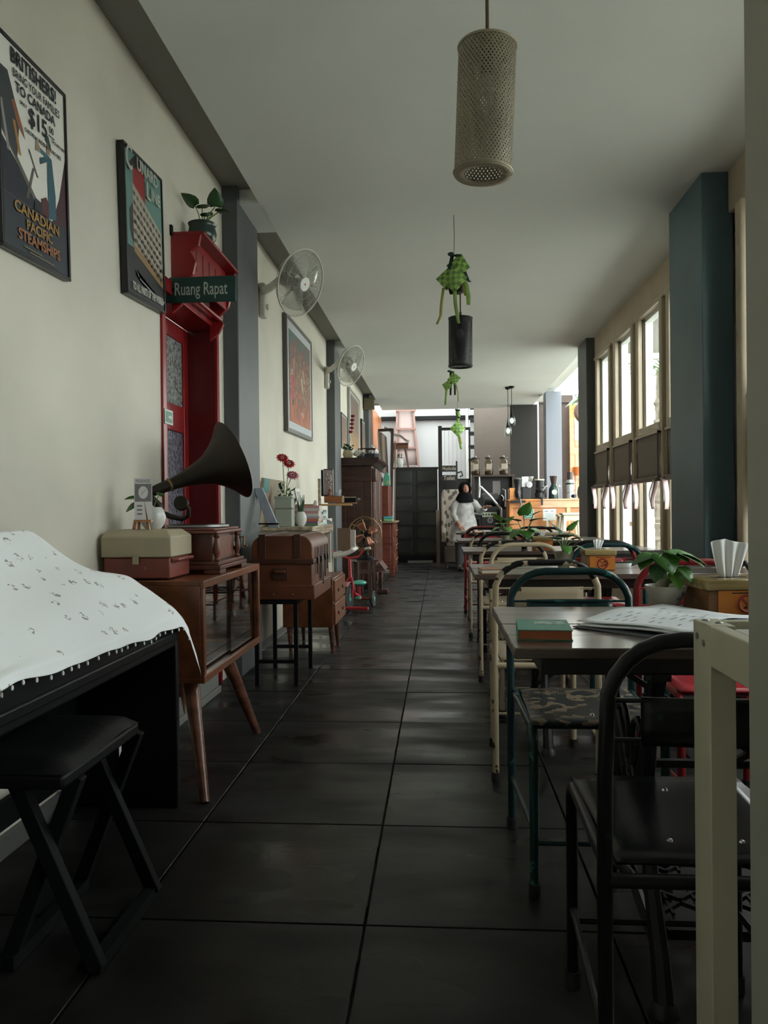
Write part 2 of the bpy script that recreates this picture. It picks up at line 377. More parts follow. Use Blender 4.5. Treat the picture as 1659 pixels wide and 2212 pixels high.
st = thing('piano_stool', 'black padded piano stool with crossed legs in front of the cloth covered piano', 'stool', (-.985, 1.80, 0))
def seat_pt(u, v):
    x = -.175 + .35 * u; y = -.21 + .42 * v
    e = min(u, 1 - u, v, 1 - v) * 2
    return (x, y, .462 + .028 * (1 - (1 - min(1, e * 4)) ** 2) + .006 * math.sin(y * 17))
part(st, 'seat', MB().grid(seat_pt, 14, 16).box(-.175, .175, -.21, .21, .43, .462), LEATH, bev=.008)
for y in (-.15, .19):
    part(st, 'leg', MB().bar((.035, y, .435), (.22, y, .016), .035, .028, up=(0, 1, 0)), BLACK, bev=.003)
    part(st, 'leg', MB().bar((.165, y + .029, .435), (.0, y + .029, .016), .035, .028, up=(0, 1, 0)), BLACK, bev=.003)
part(st, 'stretcher', MB().bar((.21, -.15, .018), (.21, .19, .018), .03), BLACK)
part(st, 'stretcher', MB().bar((.01, -.15, .018), (.01, .22, .018), .03), BLACK)
part(st, 'price_tag', MB().box(.106, .108, .235, .25, .33, .415), M('pale_tag', (.55, .55, .52), .7), label='pale paper tag hanging below the seat')
single('power_cord', 'thin black cord drooping down the wall behind the piano stool', 'cord',
       MB().tube([(-1.30, 2.64, .50), (-1.298, 2.62, .30), (-1.29, 2.56, .12), (-1.285, 2.50, .04), (-1.27, 2.42, .006)], .005, 6), BLACK)

# display cabinet with sliding glass doors on splayed legs
TEAK = wood('teak_veneer', (.155, .052, .022), .35, .3, 2.5, (6, 1, 6)); TEAKD = wood('dark_teak', (.085, .03, .016), .35, .3, 3)
LEGW = wood('leg_teak', (.12, .045, .026), .4, .25, 3)
cb = thing('display_cabinet', 'low mid-century teak cabinet with sliding glass doors on tapered splayed legs', 'cabinet', (-1.1, 3.28, 0))
X0, X1, Y0, Y1, Z0, Z1 = -.2, .2, -.45, .45, .375, .762
part(cb, 'body', MB().box(X0, X1, Y0, Y1, Z1 - .02, Z1).box(X0, X1, Y0, Y1, Z0, Z0 + .02).box(X0, X1, Y0, Y0 + .02, Z0 + .02, Z1 - .02)
     .box(X0, X1, Y1 - .02, Y1, Z0 + .02, Z1 - .02).box(X0, X0 + .012, Y0 + .02, Y1 - .02, Z0 + .02, Z1 - .02), TEAK, bev=.003)
part(cb, 'shelf', MB().box(X0 + .012, X1 - .04, Y0 + .02, Y1 - .02, .56, .572), TEAKD)
part(cb, 'face_frame', MB().box(X1, X1 + .014, Y0, Y1, Z1 - .03, Z1).box(X1, X1 + .014, Y0, Y1, Z0, Z0 + .03).box(X1, X1 + .014, Y0, Y0 + .025, Z0 + .03, Z1 - .03)
     .box(X1, X1 + .014, Y1 - .025, Y1, Z0 + .03, Z1 - .03), TEAK, bev=.003)
DG = glass('cabinet_glass', (.75, .78, .76), refl=.36)
for x, y0, y1 in ((.178, Y0 + .02, .03), (.188, 0, Y1 - .02)):
    g = part(cb, 'sliding_door', MB().box(x, x + .004, y0, y1, Z0 + .02, Z1 - .02), DG, smooth=False)
part(cb, 'finger_pull', MB().cyl((.192, .05, .57), (.196, .05, .57), .012, n=12), M('dull_chrome', (.5, .5, .5), .3, 1.))
for (x, y, fx, fy) in ((.13, -.36, .27, -.64), (.13, .12, .255, .20), (-.13, -.36, -.17, -.50), (-.13, .28, -.17, .40)):
    part(cb, 'leg', MB().cyl((fx, fy, 0), (x, y, .376), .016, .033, n=14), LEGW)

# typewriter case
CASE = M('cream_case_plastic', (.40, .35, .24), .5, var=.06); CASER = M('oxblood_case', (.19, .045, .03), .45, var=.15)
tc = thing('typewriter_case', 'portable typewriter case with a cream lid and brick red base on the teak cabinet', 'case', (-1.155, 2.975, .763))
part(tc, 'base', MB().box(-.13, .13, -.115, .115, .004, .085), CASER, bev=.006)
mb = MB(); lo = [(-.138, -.122), (.138, -.122), (.138, .122), (-.138, .122)]; hi = [(-.125, -.10), (.112, -.10), (.112, .10), (-.125, .10)]
mb.add([(x, y, .086) for x, y in lo] + [(x, y, .165) for x, y in lo] + [(x * .97, y * .9, .19) for x, y in hi],
       [(0, 1, 5, 4), (1, 2, 6, 5), (2, 3, 7, 6), (3, 0, 4, 7), (4, 5, 9, 8), (5, 6, 10, 9), (6, 7, 11, 10), (7, 4, 8, 11), (8, 9, 10, 11), (3, 2, 1, 0)])
part(tc, 'lid', mb, CASE, bev=.005)
part(tc, 'latch', MB().box(-.012, .012, -.128, -.122, .06, .10), CASE, bev=.002)
part(tc, 'lock', MB().cyl((.035, -.117, .045), (.035, -.114, .045), .008, n=10), M('brass_dull', (.25, .16, .07), .4, .8))
part(tc, 'handle', MB().tube([(.132, -.10, .075), (.15, -.09, .075), (.152, 0, .077), (.15, .09, .075), (.132, .10, .075)], .007, 8), CASER)
for x in (-.11, .11):
    for y in (-.09, .09): part(tc, 'foot', MB().cyl((x, y, 0), (x, y, .006), .01, n=8), BLACK)

# small easel with card, bowl plant behind it
EAS = wood('pine', (.30, .13, .05), .5, .2, 4)
ea = thing('table_easel', 'miniature wooden easel standing on the cream typewriter case', 'easel', (-1.17, 2.955, .953))
part(ea, 'leg', MB().bar((.035, -.018, 0), (.0, .0, .16), .009), EAS); part(ea, 'leg', MB().bar((-.005, -.018, 0), (-.005, .0, .16), .009), EAS)
part(ea, 'leg', MB().bar((-.045, .03, 0), (-.003, .004, .15), .009), EAS)
part(ea, 'ledge', MB().box(-.02, .05, -.034, -.012, .030, .038), EAS)
cd = thing('card', 'white printed card with a grey oval emblem resting on the miniature easel', 'card', (-1.155, 2.933, .992), rot=(math.radians(-9), 0, math.radians(20)))
part(cd, 'sheet', MB().box(-.034, .034, 0, .002, 0, .165), M('white_card', (.62, .61, .62), .7))
CG = M('card_grey', (.18, .17, .19), .7)
part(cd, 'printed_panel', MB().box(-.031, .031, -.0012, 0, .072, .142), CG)
part(cd, 'emblem', MB().lathe([(.0001, 0), (.018, 0)], (0, -.0014, .108), (0, -1, 0), 20, sx=1, sy=1.4), M('white_card', 0), smooth=False)
part(cd, 'emblem_mark', MB().bar((-.008, -.002, .098), (.008, -.002, .118), .003, .001), CG)
text(cd, 'PLEASE', CG, .017, (0, -.0012, .153))
for i in range(3): part(cd, 'printed_line', MB().box(-.024, -.004, -.001, 0, .02 + i * .016, .026 + i * .016), CG)
LEAF = M('pothos_leaf', (.075, .235, .040), .38, var=.35, scale=9); LEAFD = M('deep_green_leaf', (.028, .10, .028), .4, var=.3, scale=9)
LEAFL = M('lime_leaf', (.13, .30, .05), .4, var=.3, scale=9); STEM = M('plant_stem', (.16, .26, .09), .5)
def leaf_mesh(size):
    """a heart-shaped leaf along +Y, folded along its midrib and drooping to the tip"""
    mb = MB(); outline = [(0.0, .0), (.30, -.08), (.50, .12), (.50, .38), (.36, .66), (.16, .9), (0, 1.05)]
    n = len(outline); vs = []
    for x, y in outline:
        d = -.22 * max(0, y) ** 2
        for k in (-1, 0, 1): vs.append((k * x * size, (y if k else max(y, 0) + (.12 if y <= .0 else 0)) * size, (d + (.13 * x if k else 0)) * size))
    fs = []
    for i in range(n - 1):
        a, b = i * 3, i * 3 + 3
        fs += [(a, a + 1, b + 1, b), (a + 1, a + 2, b + 2, b + 1)]
    return mb.add(vs, fs)
LEAF_ME = {}
def add_leaf(parent, base, tip_dir, size, mat, tilt=0.):
    key = (round(size, 3), mat.name)
    if key not in LEAF_ME:
        o = part(parent, 'leaf', leaf_mesh(size), mat); LEAF_ME[key] = o.data
    else: o = link('leaf', LEAF_ME[key], parent)
    d = Vector(tip_dir).normalized(); up = Vector((0, 0, 1)) if abs(d.z) < .95 else Vector((0, -1, 0))
    x = d.cross(up).normalized(); z = x.cross(d)
    mt = Matrix((x, d, z)).transposed().to_4x4() @ Matrix.Rotation(tilt, 4, 'Y'); mt.translation = Vector(base); o.matrix_local = mt
    md = o.modifiers.new('solid', 'SOLIDIFY'); md.thickness = .0008
    return o
def sprig(parent, root, leaves, stem_r=.0018):
    """stems from root, each ending in a leaf: (base point, direction, size, material, tilt)"""
    for b, d, s, m, t in leaves:
        r = Vector(root); b = Vector(b); mid = (r + b) / 2 + Vector((0, 0, .012))
        part(parent, 'stem', MB().tube([r, mid, b], stem_r, 5), STEM)
        add_leaf(parent, b, d, s, m, t)
bp = thing('bowl_plant', 'white round glass bowl with a trailing pothos behind the card on its easel', 'plant', (-1.155, 3.035, .953))
part(bp, 'bowl', MB().lathe([(.0, 0), (.03, .0), (.046, .02), (.052, .045), (.044, .075), (.034, .088), (.031, .086), (.04, .07), (.0, .05)], n=20), M('milk_glass', (.62, .63, .60), .15))
sprig(bp, (0, 0, .075), [((-.055, -.03, .125), (-1, -.3, .1), .045, LEAF, .3), ((-.045, -.05, .10), (-1, -.5, -.5), .05, LEAFD, -.4), ((-.02, -.02, .135), (-.3, -.6, .4), .04, LEAF, .5), ((.03, -.01, .135), (.6, -.5, .3), .035, LEAF, -.5)])

# gramophone
MAHO = wood('mahogany', (.085, .026, .017), .32, .35, 3, (3, 3, 1)); MAHOL = wood('mahogany_light', (.15, .05, .035), .35, .3, 3)
HORN = M('dark_bronze_horn', (.028, .022, .016), .45, .6, var=.25, scale=5)
BRASS = M('aged_brass', (.30, .20, .10), .35, .9)
gr = thing('gramophone', 'antique gramophone with a large dark bronze horn on a carved mahogany box', 'gramophone', (-1.08, 3.345, .763))
part(gr, 'plinth', MB().box(-.15, .17, -.235, .18, .035, .05).box(-.16, .18, -.245, .19, .018, .035)
     .box(-.16, -.10, -.245, -.16, 0, .018).box(.11, .18, -.245, -.16, 0, .018).box(-.16, -.10, .10, .19, 0, .018).box(.11, .18, .10, .19, 0, .018), MAHO, bev=.003)
part(gr, 'case', MB().box(-.13, .135, -.205, .15, .05, .165), MAHO, bev=.003)
part(gr, 'top_board', MB().box(-.15, .165, -.235, .18, .165, .178).box(-.14, .15, -.22, .165, .178, .188), MAHOL, bev=.004)
for y in (-.19, .13):
    part(gr, 'column', MB().lathe([(.008, .05), (.014, .055), (.008, .065), (.016, .09), (.013, .12), (.008, .145), (.014, .155), (.008, .165)], (.15, y, 0), n=12), MAHOL)
part(gr, 'front_panel', MB().box(.135, .14, -.16, .10, .065, .15), MAHOL)
part(gr, 'badge', MB().cyl((.14, .115, .11), (.143, .115, .11), .014, n=8), M('badge_green', (.25, .35, .25), .5), label='small green and red maker badge')
part(gr, 'turntable', MB().cyl((.02, -.03, .192), (.02, -.03, .20), .135, n=36).cyl((.02, -.03, .188), (.02, -.03, .193), .03, n=12), M('dull_steel', (.35, .35, .34), .35, .8))
part(gr, 'record', MB().cyl((.02, -.03, .200), (.02, -.03, .203), .125, n=36), M('shellac', (.01, .01, .011), .25))
part(gr, 'crank', MB().tube([(.165, .12, .14), (.185, .12, .14), (.185, .12, .10), (.20, .12, .10)], .005, 8), BRASS)
# back bracket, elbow and tone arm
part(gr, 'bracket', MB().tube([(-.13, -.06, .12), (-.145, -.06, .22), (-.145, -.06, .285), (-.195, -.07, .335)], [.016, .017, .018, .02], 12), HORN)
part(gr, 'tone_arm', MB().tube([(-.135, -.06, .255), (-.09, -.07, .238), (-.03, -.09, .225), (.0, -.10, .24), (.005, -.105, .27), (-.01, -.105, .292)], [.014, .012, .010, .010, .010, .008], 12), HORN)
part(gr, 'sound_box', MB().cyl((-.03, -.088, .292), (-.03, -.112, .296), .032, n=24), HORN, bev=.004)
ax = Vector((.78, .50, .37)).normalized(); base = Vector((-.20, -.07, .335))
prof = [(.020, 0), (.023, .05), (.0265, .10), (.027, .12), (.034, .17), (.047, .23), (.068, .285), (.10, .335), (.14, .375), (.176, .40), (.185, .404), (.178, .398), (.14, .37), (.10, .33), (.064, .28), (.04, .2), (.02, .1)]
n = 32; mb = MB().lathe([(r, h * 1.05) for r, h in prof], base, ax, n)
part(gr, 'horn', mb, HORN)
part(gr, 'horn_collar', MB().lathe([(.027, .108), (.031, .11), (.031, .118), (.027, .12)], base, ax, 20), BRASS)

# ---------------------------------------------------------------- pictures and signs on the left wall
def wall_frame(name, label, cat, yc, zc, w, h, rot, depth, fm, border, face, tilt=0.):
    t = thing(name, label, cat, (-1.31 + .004, yc, zc), rot=(math.radians(rot), 0, 0))
    b = border; mb = MB()
    mb.box(0, depth, -w / 2, w / 2, h / 2 - b, h / 2).box(0, depth, -w / 2, w / 2, -h / 2, -h / 2 + b).box(0, depth, -w / 2, -w / 2 + b, -h / 2 + b, h / 2 - b).box(0, depth, w / 2 - b, w / 2, -h / 2 + b, h / 2 - b)
    part(t, 'frame', mb, fm, bev=.002)
    part(t, 'backing', MB().box(0, depth - .006, -w / 2 + b, w / 2 - b, -h / 2 + b, h / 2 - b), face)
    return t, depth - .006
def flat(t, x0, shapes, name='print'):
    """flat printed shapes on a sheet facing +X: (colour, [(u, v) ...]); later shapes lie on top"""
    mb = MB(); mats = []; 
    for i, (c, pts) in enumerate(shapes):
        m = M('print_%02x%02x%02x' % tuple(int(255 * min(1, q) ** .45) for q in lin(c)), c, .55)
        if m not in mats: mats.append(m)
        mb.k = mats.index(m); mb.poly([(x0 + .00012 * (i + 1), u, v) for u, v in pts])
    return part(t, name, mb, mats, smooth=False, kind='stuff')
def rect(u0, u1, v0, v1): return [(u0, v0), (u1, v0), (u1, v1), (u0, v1)]
UP, RT = (0, 0, 1), (0, 1, 0)
FRB = M('black_frame', (.010, .011, .013), .35)
PAPERW = M('poster_white', (.80, .79, .73), .6); NAVY = M('poster_navy', (.012, .017, .028), .6)
t, d0 = wall_frame('framed_poster', 'black framed steamship poster reading BRITISHERS at the left edge of the wall', 'poster', 2.405, 2.150, .425, .645, 2.0, .022, FRB, .012, PAPERW)
navy = (.010, .016, .026); teal = (.035, .11, .15)
flat(t, d0, [((.018, .026, .04), rect(-.203, .203, -.313, -.15)), ((.05, .012, .018), [(.203, -.15), (.203, .10), (.15, -.06), (.10, -.15)]),
    (navy, [(-.203, .02), (-.203, -.15), (.05, -.15)]), ((.13, .12, .10), [(-.203, .06), (-.203, .035), (.02, -.15), (.045, -.15)]),
    ((.04, .05, .06), [(-.203, .22), (-.203, .04), (-.11, -.03), (-.09, .10), (-.15, .22)]), ((.40, .20, .04), [(-.13, .085), (-.115, .085), (-.085, -.01), (-.10, -.01)]),
    ((.28, .10, .05), [(-.135, .14), (-.115, .15), (-.07, .075), (-.06, .05), (-.10, .075)]), ((.30, .29, .27), [(-.20, .12), (-.185, .12), (-.15, -.02), (-.165, -.02)]),
    ((.10, .09, .08), [(-.02, -.02), (-.008, -.02), (-.05, -.13), (-.065, -.13)]), ((.10, .09, .08), [(-.045, .03), (-.035, .03), (.015, -.04), (.005, -.04)]),
    (teal, [(.075, .06), (.105, .055), (.125, -.06), (.125, -.14), (.075, -.15), (.073, -.02)]), (teal, [(.09, .045), (.085, .06), (.025, .03), (.028, .01)]),
    ((.05, .15, .19), [(.08, .06), (.072, .045), (.03, .05), (.028, .065)]), ((.35, .25, .18), [(.072, .063), (.094, .063), (.094, .098), (.072, .095)]),
    ((.02, .06, .06), [(.062, .105), (.10, .085), (.10, .10), (.085, .125), (.072, .12)]), ((.35, .25, .18), [(.0, .045), (.03, .05), (.03, .065), (.005, .085)]),
    ((.09, .018, .02), [(.03, -.15), (.03, -.10), (.06, -.085), (.075, -.10), (.075, -.15)]), (navy, [(-.02, -.15), (-.01, -.11), (.03, -.115), (.03, -.15)])])
TX = d0 + .0036
text(t, 'BRITISHERS!', NAVY, .062, (TX, .005, .275), RT, UP, sx=.86, bold=.0012)
text(t, 'BRING YOUR FAMILIES', NAVY, .036, (TX, .02, .228), RT, UP, sx=.80)
text(t, 'TO CANADA', NAVY, .043, (TX, .01, .19), RT, UP, sx=.95, bold=.0006)
text(t, '$15', NAVY, .078, (TX, .02, .135), RT, UP, bold=.0008); text(t, '00', NAVY, .032, (TX, .105, .15), RT, UP)
text(t, 'ONLY', NAVY, .016, (TX, -.07, .155), RT, UP)
text(t, 'OCEAN FARE', NAVY, .015, (TX, .15, .118), RT, UP); text(t, 'CHILDREN UNDER 17 YEARS FREE', NAVY, .017, (TX, .05, .082), RT, UP, sx=.9)
part(t, 'printed_rule', MB().box(TX, TX + .0005, .085, .125, .128, .131), NAVY)
OCH = M('poster_ochre', (.36, .20, .05), .6); OCH2 = M('poster_orange', (.34, .13, .05), .6)
text(t, 'CANADIAN', OCH, .046, (TX, .0, -.176), RT, UP, sx=1.15, bold=.0012); text(t, 'PACIFIC', OCH, .044, (TX, .01, -.216), RT, UP, sx=1.05, bold=.001)
text(t, 'STEAMSHIPS', OCH2, .046, (TX, .01, -.257), RT, UP, sx=1.05, bold=.0012)
part(t, 'printed_line', MB().box(TX, TX + .0004, -.09, .02, -.291, -.286).box(TX, TX + .0004, -.06, .10, -.301, -.296), M('poster_olive', (.14, .13, .07), .6))

t, d0 = wall_frame('framed_poster', 'black framed ocean liner poster with a pale green sky, reading CUNARD LINE', 'poster', 3.315, 2.250, .445, .62, 3.0, .03, FRB, .012, M('poster_green', (.13, .26, .23), .6))
cream = (.40, .36, .29); dk = (.03, .03, .032)
sh = [((.025, .026, .028), rect(-.215, .215, -.305, -.10)), (dk, [(-.17, .05), (-.13, .09), (-.13, -.10), (-.17, -.03)]), (cream, [(-.13, .175), (.20, .055), (.205, -.17), (-.13, -.10)]),
      ((.30, .02, .022), [(-.12, .17), (-.12, .235), (-.05, .27), (.01, .25), (.012, .125)]), ((.02, .02, .02), [(-.16, .245), (-.09, .30), (-.02, .285), (-.02, .262), (-.05, .262), (-.12, .232)]),
      ((.30, .19, .09), [(-.13, -.085), (.205, -.15), (.205, -.20), (-.13, -.115)]), ((.03, .03, .03), [(-.13, -.115), (.205, -.20), (.205, -.235), (-.13, -.18)])]
for r in range(6):
    for c in range(9):
        u = -.125 + c * .036; v = .145 - r * .04 - (u + .13) * .33
        sh.append(((.12, .10, .08) if (r + c) % 3 else (.05, .05, .05), [(u, v), (u + .022, v - .007), (u + .022, v - .022), (u, v - .015)]))
sh.append(((.28, .29, .28), [(-.13, -.19), (-.11, -.215), (.16, -.262), (.20, -.258), (.19, -.272), (.14, -.275), (-.09, -.225)]))
flat(t, d0, sh)
TX = d0 + .0094; IV = M('poster_ivory', (.50, .50, .44), .6)
text(t, 'C', IV, .14, (d0 + .0092, -.175, .255), RT, UP, sx=.75, bold=.001); text(t, 'UNARD', IV, .075, (d0 + .0092, .03, .262), RT, UP, sx=.95, bold=.001)
text(t, 'L', IV, .105, (d0 + .0092, .035, .185), RT, UP, bold=.001); text(t, 'INE', IV, .072, (d0 + .0092, .12, .185), RT, UP, bold=.001)
text(t, 'TO ALL PARTS OF THE WORLD', IV, .046, (d0 + .0092, .0, -.268), RT, UP, sx=.55, bold=.0012)

def paint_material(name, seed, ramp, scale=4.):
    m = M(name, (.3, .1, .05), .6); nt = m.node_tree; p = nt.nodes['Principled BSDF']
    tc_ = nt.nodes.new('ShaderNodeTexCoord'); mp = nt.nodes.new('ShaderNodeMapping'); mp.inputs['Location'].default_value = (seed, seed, 0); mp.inputs['Scale'].default_value = (1, 1.6, 1)
    n = nt.nodes.new('ShaderNodeTexNoise'); n.inputs['Scale'].default_value = scale * 2; n.inputs['Detail'].default_value = 5
    sx = nt.nodes.new('ShaderNodeSeparateXYZ'); a = nt.nodes.new('ShaderNodeMath'); a.operation = 'MULTIPLY_ADD'; a.inputs[1].default_value = .85; a.inputs[2].default_value = .0
    b = nt.nodes.new('ShaderNodeMath'); b.operation = 'MULTIPLY_ADD'; b.inputs[1].default_value = 1.1
    nt.links.new(tc_.outputs['Object'], mp.inputs[0]); nt.links.new(mp.outputs[0], n.inputs['Vector']); nt.links.new(tc_.outputs['Object'], sx.inputs[0])
    nt.links.new(sx.outputs[2], a.inputs[0]); nt.links.new(n.outputs['Fac'], b.inputs[0]); nt.links.new(a.outputs[0], b.inputs[2])
    r = nt.nodes.new('ShaderNodeValToRGB'); els = r.color_ramp.elements
    while len(els) < len(ramp): els.new(.5)
    for e, (q, c) in zip(els, ramp): e.position = q; e.color = (*c, 1)
    nt.links.new(b.outputs[0], r.inputs[0]); nt.links.new(r.outputs[0], p.inputs['Base Color'])
    return m
SILV = M('silver_frame', (.30, .31, .30), .35, .3)
PT = paint_material('festival_painting', 3.1, [(.15, (.45, .14, .05)), (.36, (.36, .09, .04)), (.48, (.13, .08, .045)), (.56, (.42, .26, .15)), (.66, (.20, .05, .035)), (.86, (.09, .14, .12)), (1.0, (.07, .13, .12))], 5)
t, d0 = wall_frame('framed_painting', 'large orange and teal abstract painting in a grey box frame below the nearer wall fan', 'painting', 7.07, 2.195, 1.28, 1.0, 1.0, .035, M('grey_box_frame', (.10, .10, .09), .45), .035, M('painting_mount', (.50, .53, .55), .6))
part(t, 'canvas', MB().box(d0, d0 + .004, -.53, .53, -.40, .39), PT, smooth=False)
flat(t, d0 + .004, [((.42, .05, .04), [(-.44, .22), (-.40, .31), (-.36, .22), (-.40, .17)]), ((.40, .04, .04), [(-.47, -.05), (-.46, .02), (-.34, .02), (-.32, -.20), (-.45, -.20)]),
    ((.50, .38, .26), [(-.45, .06), (-.40, .06), (-.40, .01), (-.45, .01)]), ((.50, .38, .26), [(.10, .13), (.15, .11), (.22, .02), (.20, .0)]), ((.45, .35, .22), [(.0, .04), (.08, .04), (.12, -.10), (.04, -.05)]),
    ((.03, .035, .05), [(-.42, -.20), (-.36, -.20), (-.36, -.25), (-.42, -.25)]), ((.48, .42, .34), [(.02, -.27), (.05, -.27), (.05, -.31), (.02, -.31)]), ((.48, .42, .34), [(.10, -.27), (.13, -.27), (.13, -.32), (.10, -.32)])], 'brushwork')
part(t, 'hanging_wire', MB().tube([(.0, -.60, .51), (.0, -.3, .485), (.0, .0, .52)], .003, 5), BLACK)
def small_frame(label, yc, zc, w, h, ramp, seed, border=.02, fm=FRB):
    t, d0 = wall_frame('framed_picture', label, 'picture', yc, zc, w, h, 0, .035, fm, border, M('mount_grey', (.42, .40, .36), .6))
    part(t, 'canvas', MB().box(d0, d0 + .002, -w * .38, w * .38, -h * .42, h * .42), paint_material('picture_%d' % seed, seed, ramp, 3), smooth=False)
SEP = [(.2, (.40, .24, .12)), (.5, (.20, .13, .09)), (.8, (.16, .12, .10)), (1, (.2, .18, .15))]
small_frame('tall sepia picture with a pale mount hanging above the dark wardrobe', 11.7, 2.30, 1.45, .93, SEP, 11, .03, SILV)
small_frame('small dark framed picture hanging just left of the tall sepia one above the wardrobe', 10.35, 2.06, .62, .46, SEP, 14)
small_frame('narrow black framed print hanging between the sepia picture and the far pillar', 13.0, 2.2, .55, .62, SEP, 17)

# projecting sign and carved shelf above the red door
SG = M('bottle_green_sign', (.008, .045, .040), .5)
t = thing('hanging_sign', 'dark green projecting board lettered Ruang Rapat above the red door', 'sign', (-1.155, 3.70, 2.105))
part(t, 'board', MB().box(-.175, .175, -.008, .008, -.062, .062), SG, bev=.003)
text(t, 'Ruang Rapat', M('sign_letter', (.42, .47, .42), .6), .088, (.002, -.0086, .0), sx=.60, bold=.0006)
part(t, 'arm', MB().bar((-.155, 0, .0), (-.13, 0, .0), .02), BLACK)
t = thing('wall_shelf', 'carved red wooden bracket shelf mounted over the red door', 'shelf', (-1.31, 4.05, 2.0))
part(t, 'shelf_board', MB().box(0, .168, -.33, .33, .385, .40), RED, bev=.003)
part(t, 'back_panel', MB().box(0, .015, -.32, .32, .26, .385), DRED)
part(t, 'valance', MB().box(.085, .10, -.30, .30, .17, .385), RED, bev=.003)
for i in range(5): part(t, 'slot', MB().box(.1002, .102, -.25 + i * .11, -.23 + i * .11, .23, .34), DRED)
for y in (-.33, .305):
    part(t, 'bracket', MB().prism([(0, .385), (.15, .385), (.14, .33), (.10, .30), (.125, .25), (.11, .19), (.06, .14), (.08, .09), (.05, .04), (.0, .0)], y, y + .025, 'xz'), RED, bev=.003)
part(t, 'rail', MB().cyl((.06, -.31, .12), (.06, .31, .12), .012, n=10), RED)
part(t, 'hook', MB().box(-.0, .012, -.345, -.325, .38, .43), BLACK)
t = thing('potted_plant', 'young money plant in a dark green glazed pot on the red wall shelf', 'plant', (-1.215, 3.93, 2.4005))
part(t, 'pot', MB().lathe([(0, 0), (.045, 0), (.068, .03), (.074, .06), (.066, .09), (.07, .10), (.074, .108), (.068, .112), (.06, .095), (.0, .09)], n=22), M('green_glaze', (.02, .045, .035), .2))
sprig(t, (0, 0, .09), [((-.03, -.02, .20), (-.6, -.5, .7), .085, LEAFD, .3), ((.01, -.03, .18), (.5, -.8, .15), .07, LEAFD, .2), ((.07, .0, .20), (.1, -.3, .9), .085, LEAFD, -.2), ((.03, -.05, .13), (.3, -.8, .2), .05, LEAFD, .1),
                       ((.09, -.02, .16), (.9, -.3, .1), .07, LEAFD, 0.), ((.05, .02, .165), (-.8, -.2, .05), .05, LEAFD, 0)], .003)
t = thing('exit_notice', 'small green and white arrow notice stuck on the red door frame', 'sign', (-1.296, 3.59, 1.475))
part(t, 'plate', MB().box(0, .003, -.025, .085, -.035, .035), M('notice_white', (.55, .58, .55), .5))
part(t, 'green_field', MB().box(.003, .0036, -.015, .075, -.026, .026), M('notice_green', (.10, .25, .18), .5))
part(t, 'arrow', MB().box(.0036, .0042, .02, .05, -.005, .005).poly([(.004, .05, -.014), (.004, .068, 0), (.004, .05, .014)]), M('notice_white', 0))

# wall fans
FANW = M('fan_ivory', (.52, .51, .45), .4); BLADE = glass('fan_blade_plastic', (.80, .82, .80), rough=.2); WIRE = M('fan_wire', (.50, .50, .45), .4, .2)
def wall_fan(label, y_wall, z_wall, center, nrm, grp='wall fans'):
    t = thing('wall_fan', label, 'fan', (-1.31, y_wall, z_wall), 0, grp)
    c = Vector(center) - Vector((-1.31, y_wall, z_wall)); n = Vector(nrm).normalized(); u, v = frame_of(n)
    part(t, 'wall_plate', MB().box(0, .05, -.05, .05, -.22, .03), FANW, bev=.015)
    part(t, 'control_knob', MB().cyl((.05, 0, -.14), (.066, 0, -.14), .02, n=14), FANW)
    e = c - n * .19
    part(t, 'arm', MB().tube([(.03, 0, -.02), (.5 * e.x, .5 * e.y, e.z * .5 - .03), e], [.032, .028, .024], 12), FANW)
    part(t, 'motor', MB().lathe([(.0, -.20), (.03, -.195), (.052, -.17), (.055, -.10), (.045, -.06), (.0, -.055)], c, n, 18), FANW)
    part(t, 'hub', MB().lathe([(.0, -.02), (.028, -.02), (.032, -.03), (.03, -.055), (0, -.056)], c, n, 14), FANW)
    for k in range(3):
        a0 = 2 * PI * k / 3 + .5
        def bl(p, q, a0=a0):
            r = .03 + .155 * p; a = a0 + (q - .5) * (1.15 - .25 * p); w = (q - .5) * .05
            return c + (u * math.cos(a) + v * math.sin(a)) * r + n * (-.038 + w)
        part(t, 'blade', MB().grid(bl, 5, 5), BLADE, solid=.002)
    def ringpts(r, off, m=40): return [c + (u * math.cos(2 * PI * i / m) + v * math.sin(2 * PI * i / m)) * r + n * off for i in range(m)]
    part(t, 'rim', MB().tube(ringpts(.222, -.02), .0065, 6, True), FANW)
    for nm, sgn, dep in (('front_grille', 1, .035), ('rear_grille', -1, .11)):
        mb = MB()
        for k in range(64):
            a = 2 * PI * k / 64; d = u * math.cos(a) + v * math.sin(a); pts = []
            for j in range(5):
                s = j / 4; r = .045 + .177 * s; off = -.02 + (sgn * dep * (1 - s ** 2.4) if sgn > 0 else -dep * (1 - s ** 3)); pts.append(c + d * r + n * off)
            mb.tube(pts, .0011, 3, caps=False)
        for r, s in ((.10, .31), (.16, .65)): mb.tube(ringpts(r, -.02 + (dep * (1 - s ** 2.4) if sgn > 0 else -dep * (1 - s ** 3)), 30), .0011, 3, True)
        part(t, nm, mb, WIRE)
    bd = part(t, 'centre_badge', MB().lathe([(0, .020), (.045, .020), (.048, .016), (.048, .012)], c, n, 24), M('fan_badge_white', (.72, .72, .70), .35))
    part(bd, 'red_dot', MB().lathe([(0, .0206), (.008, .0206)], c, n, 12), M('red_dot', (.4, .05, .04), .5))
NF = (.80, -.42, -.36)
wall_fan('white wall fan above the big orange painting, the nearer of the two fans', 5.62, 2.66, (-.90, 5.12, 2.535), NF)
wall_fan('white wall fan mounted beside the second grey pillar, the farther of the two fans', 8.84, 2.63, (-.92, 8.25, 2.55), NF)
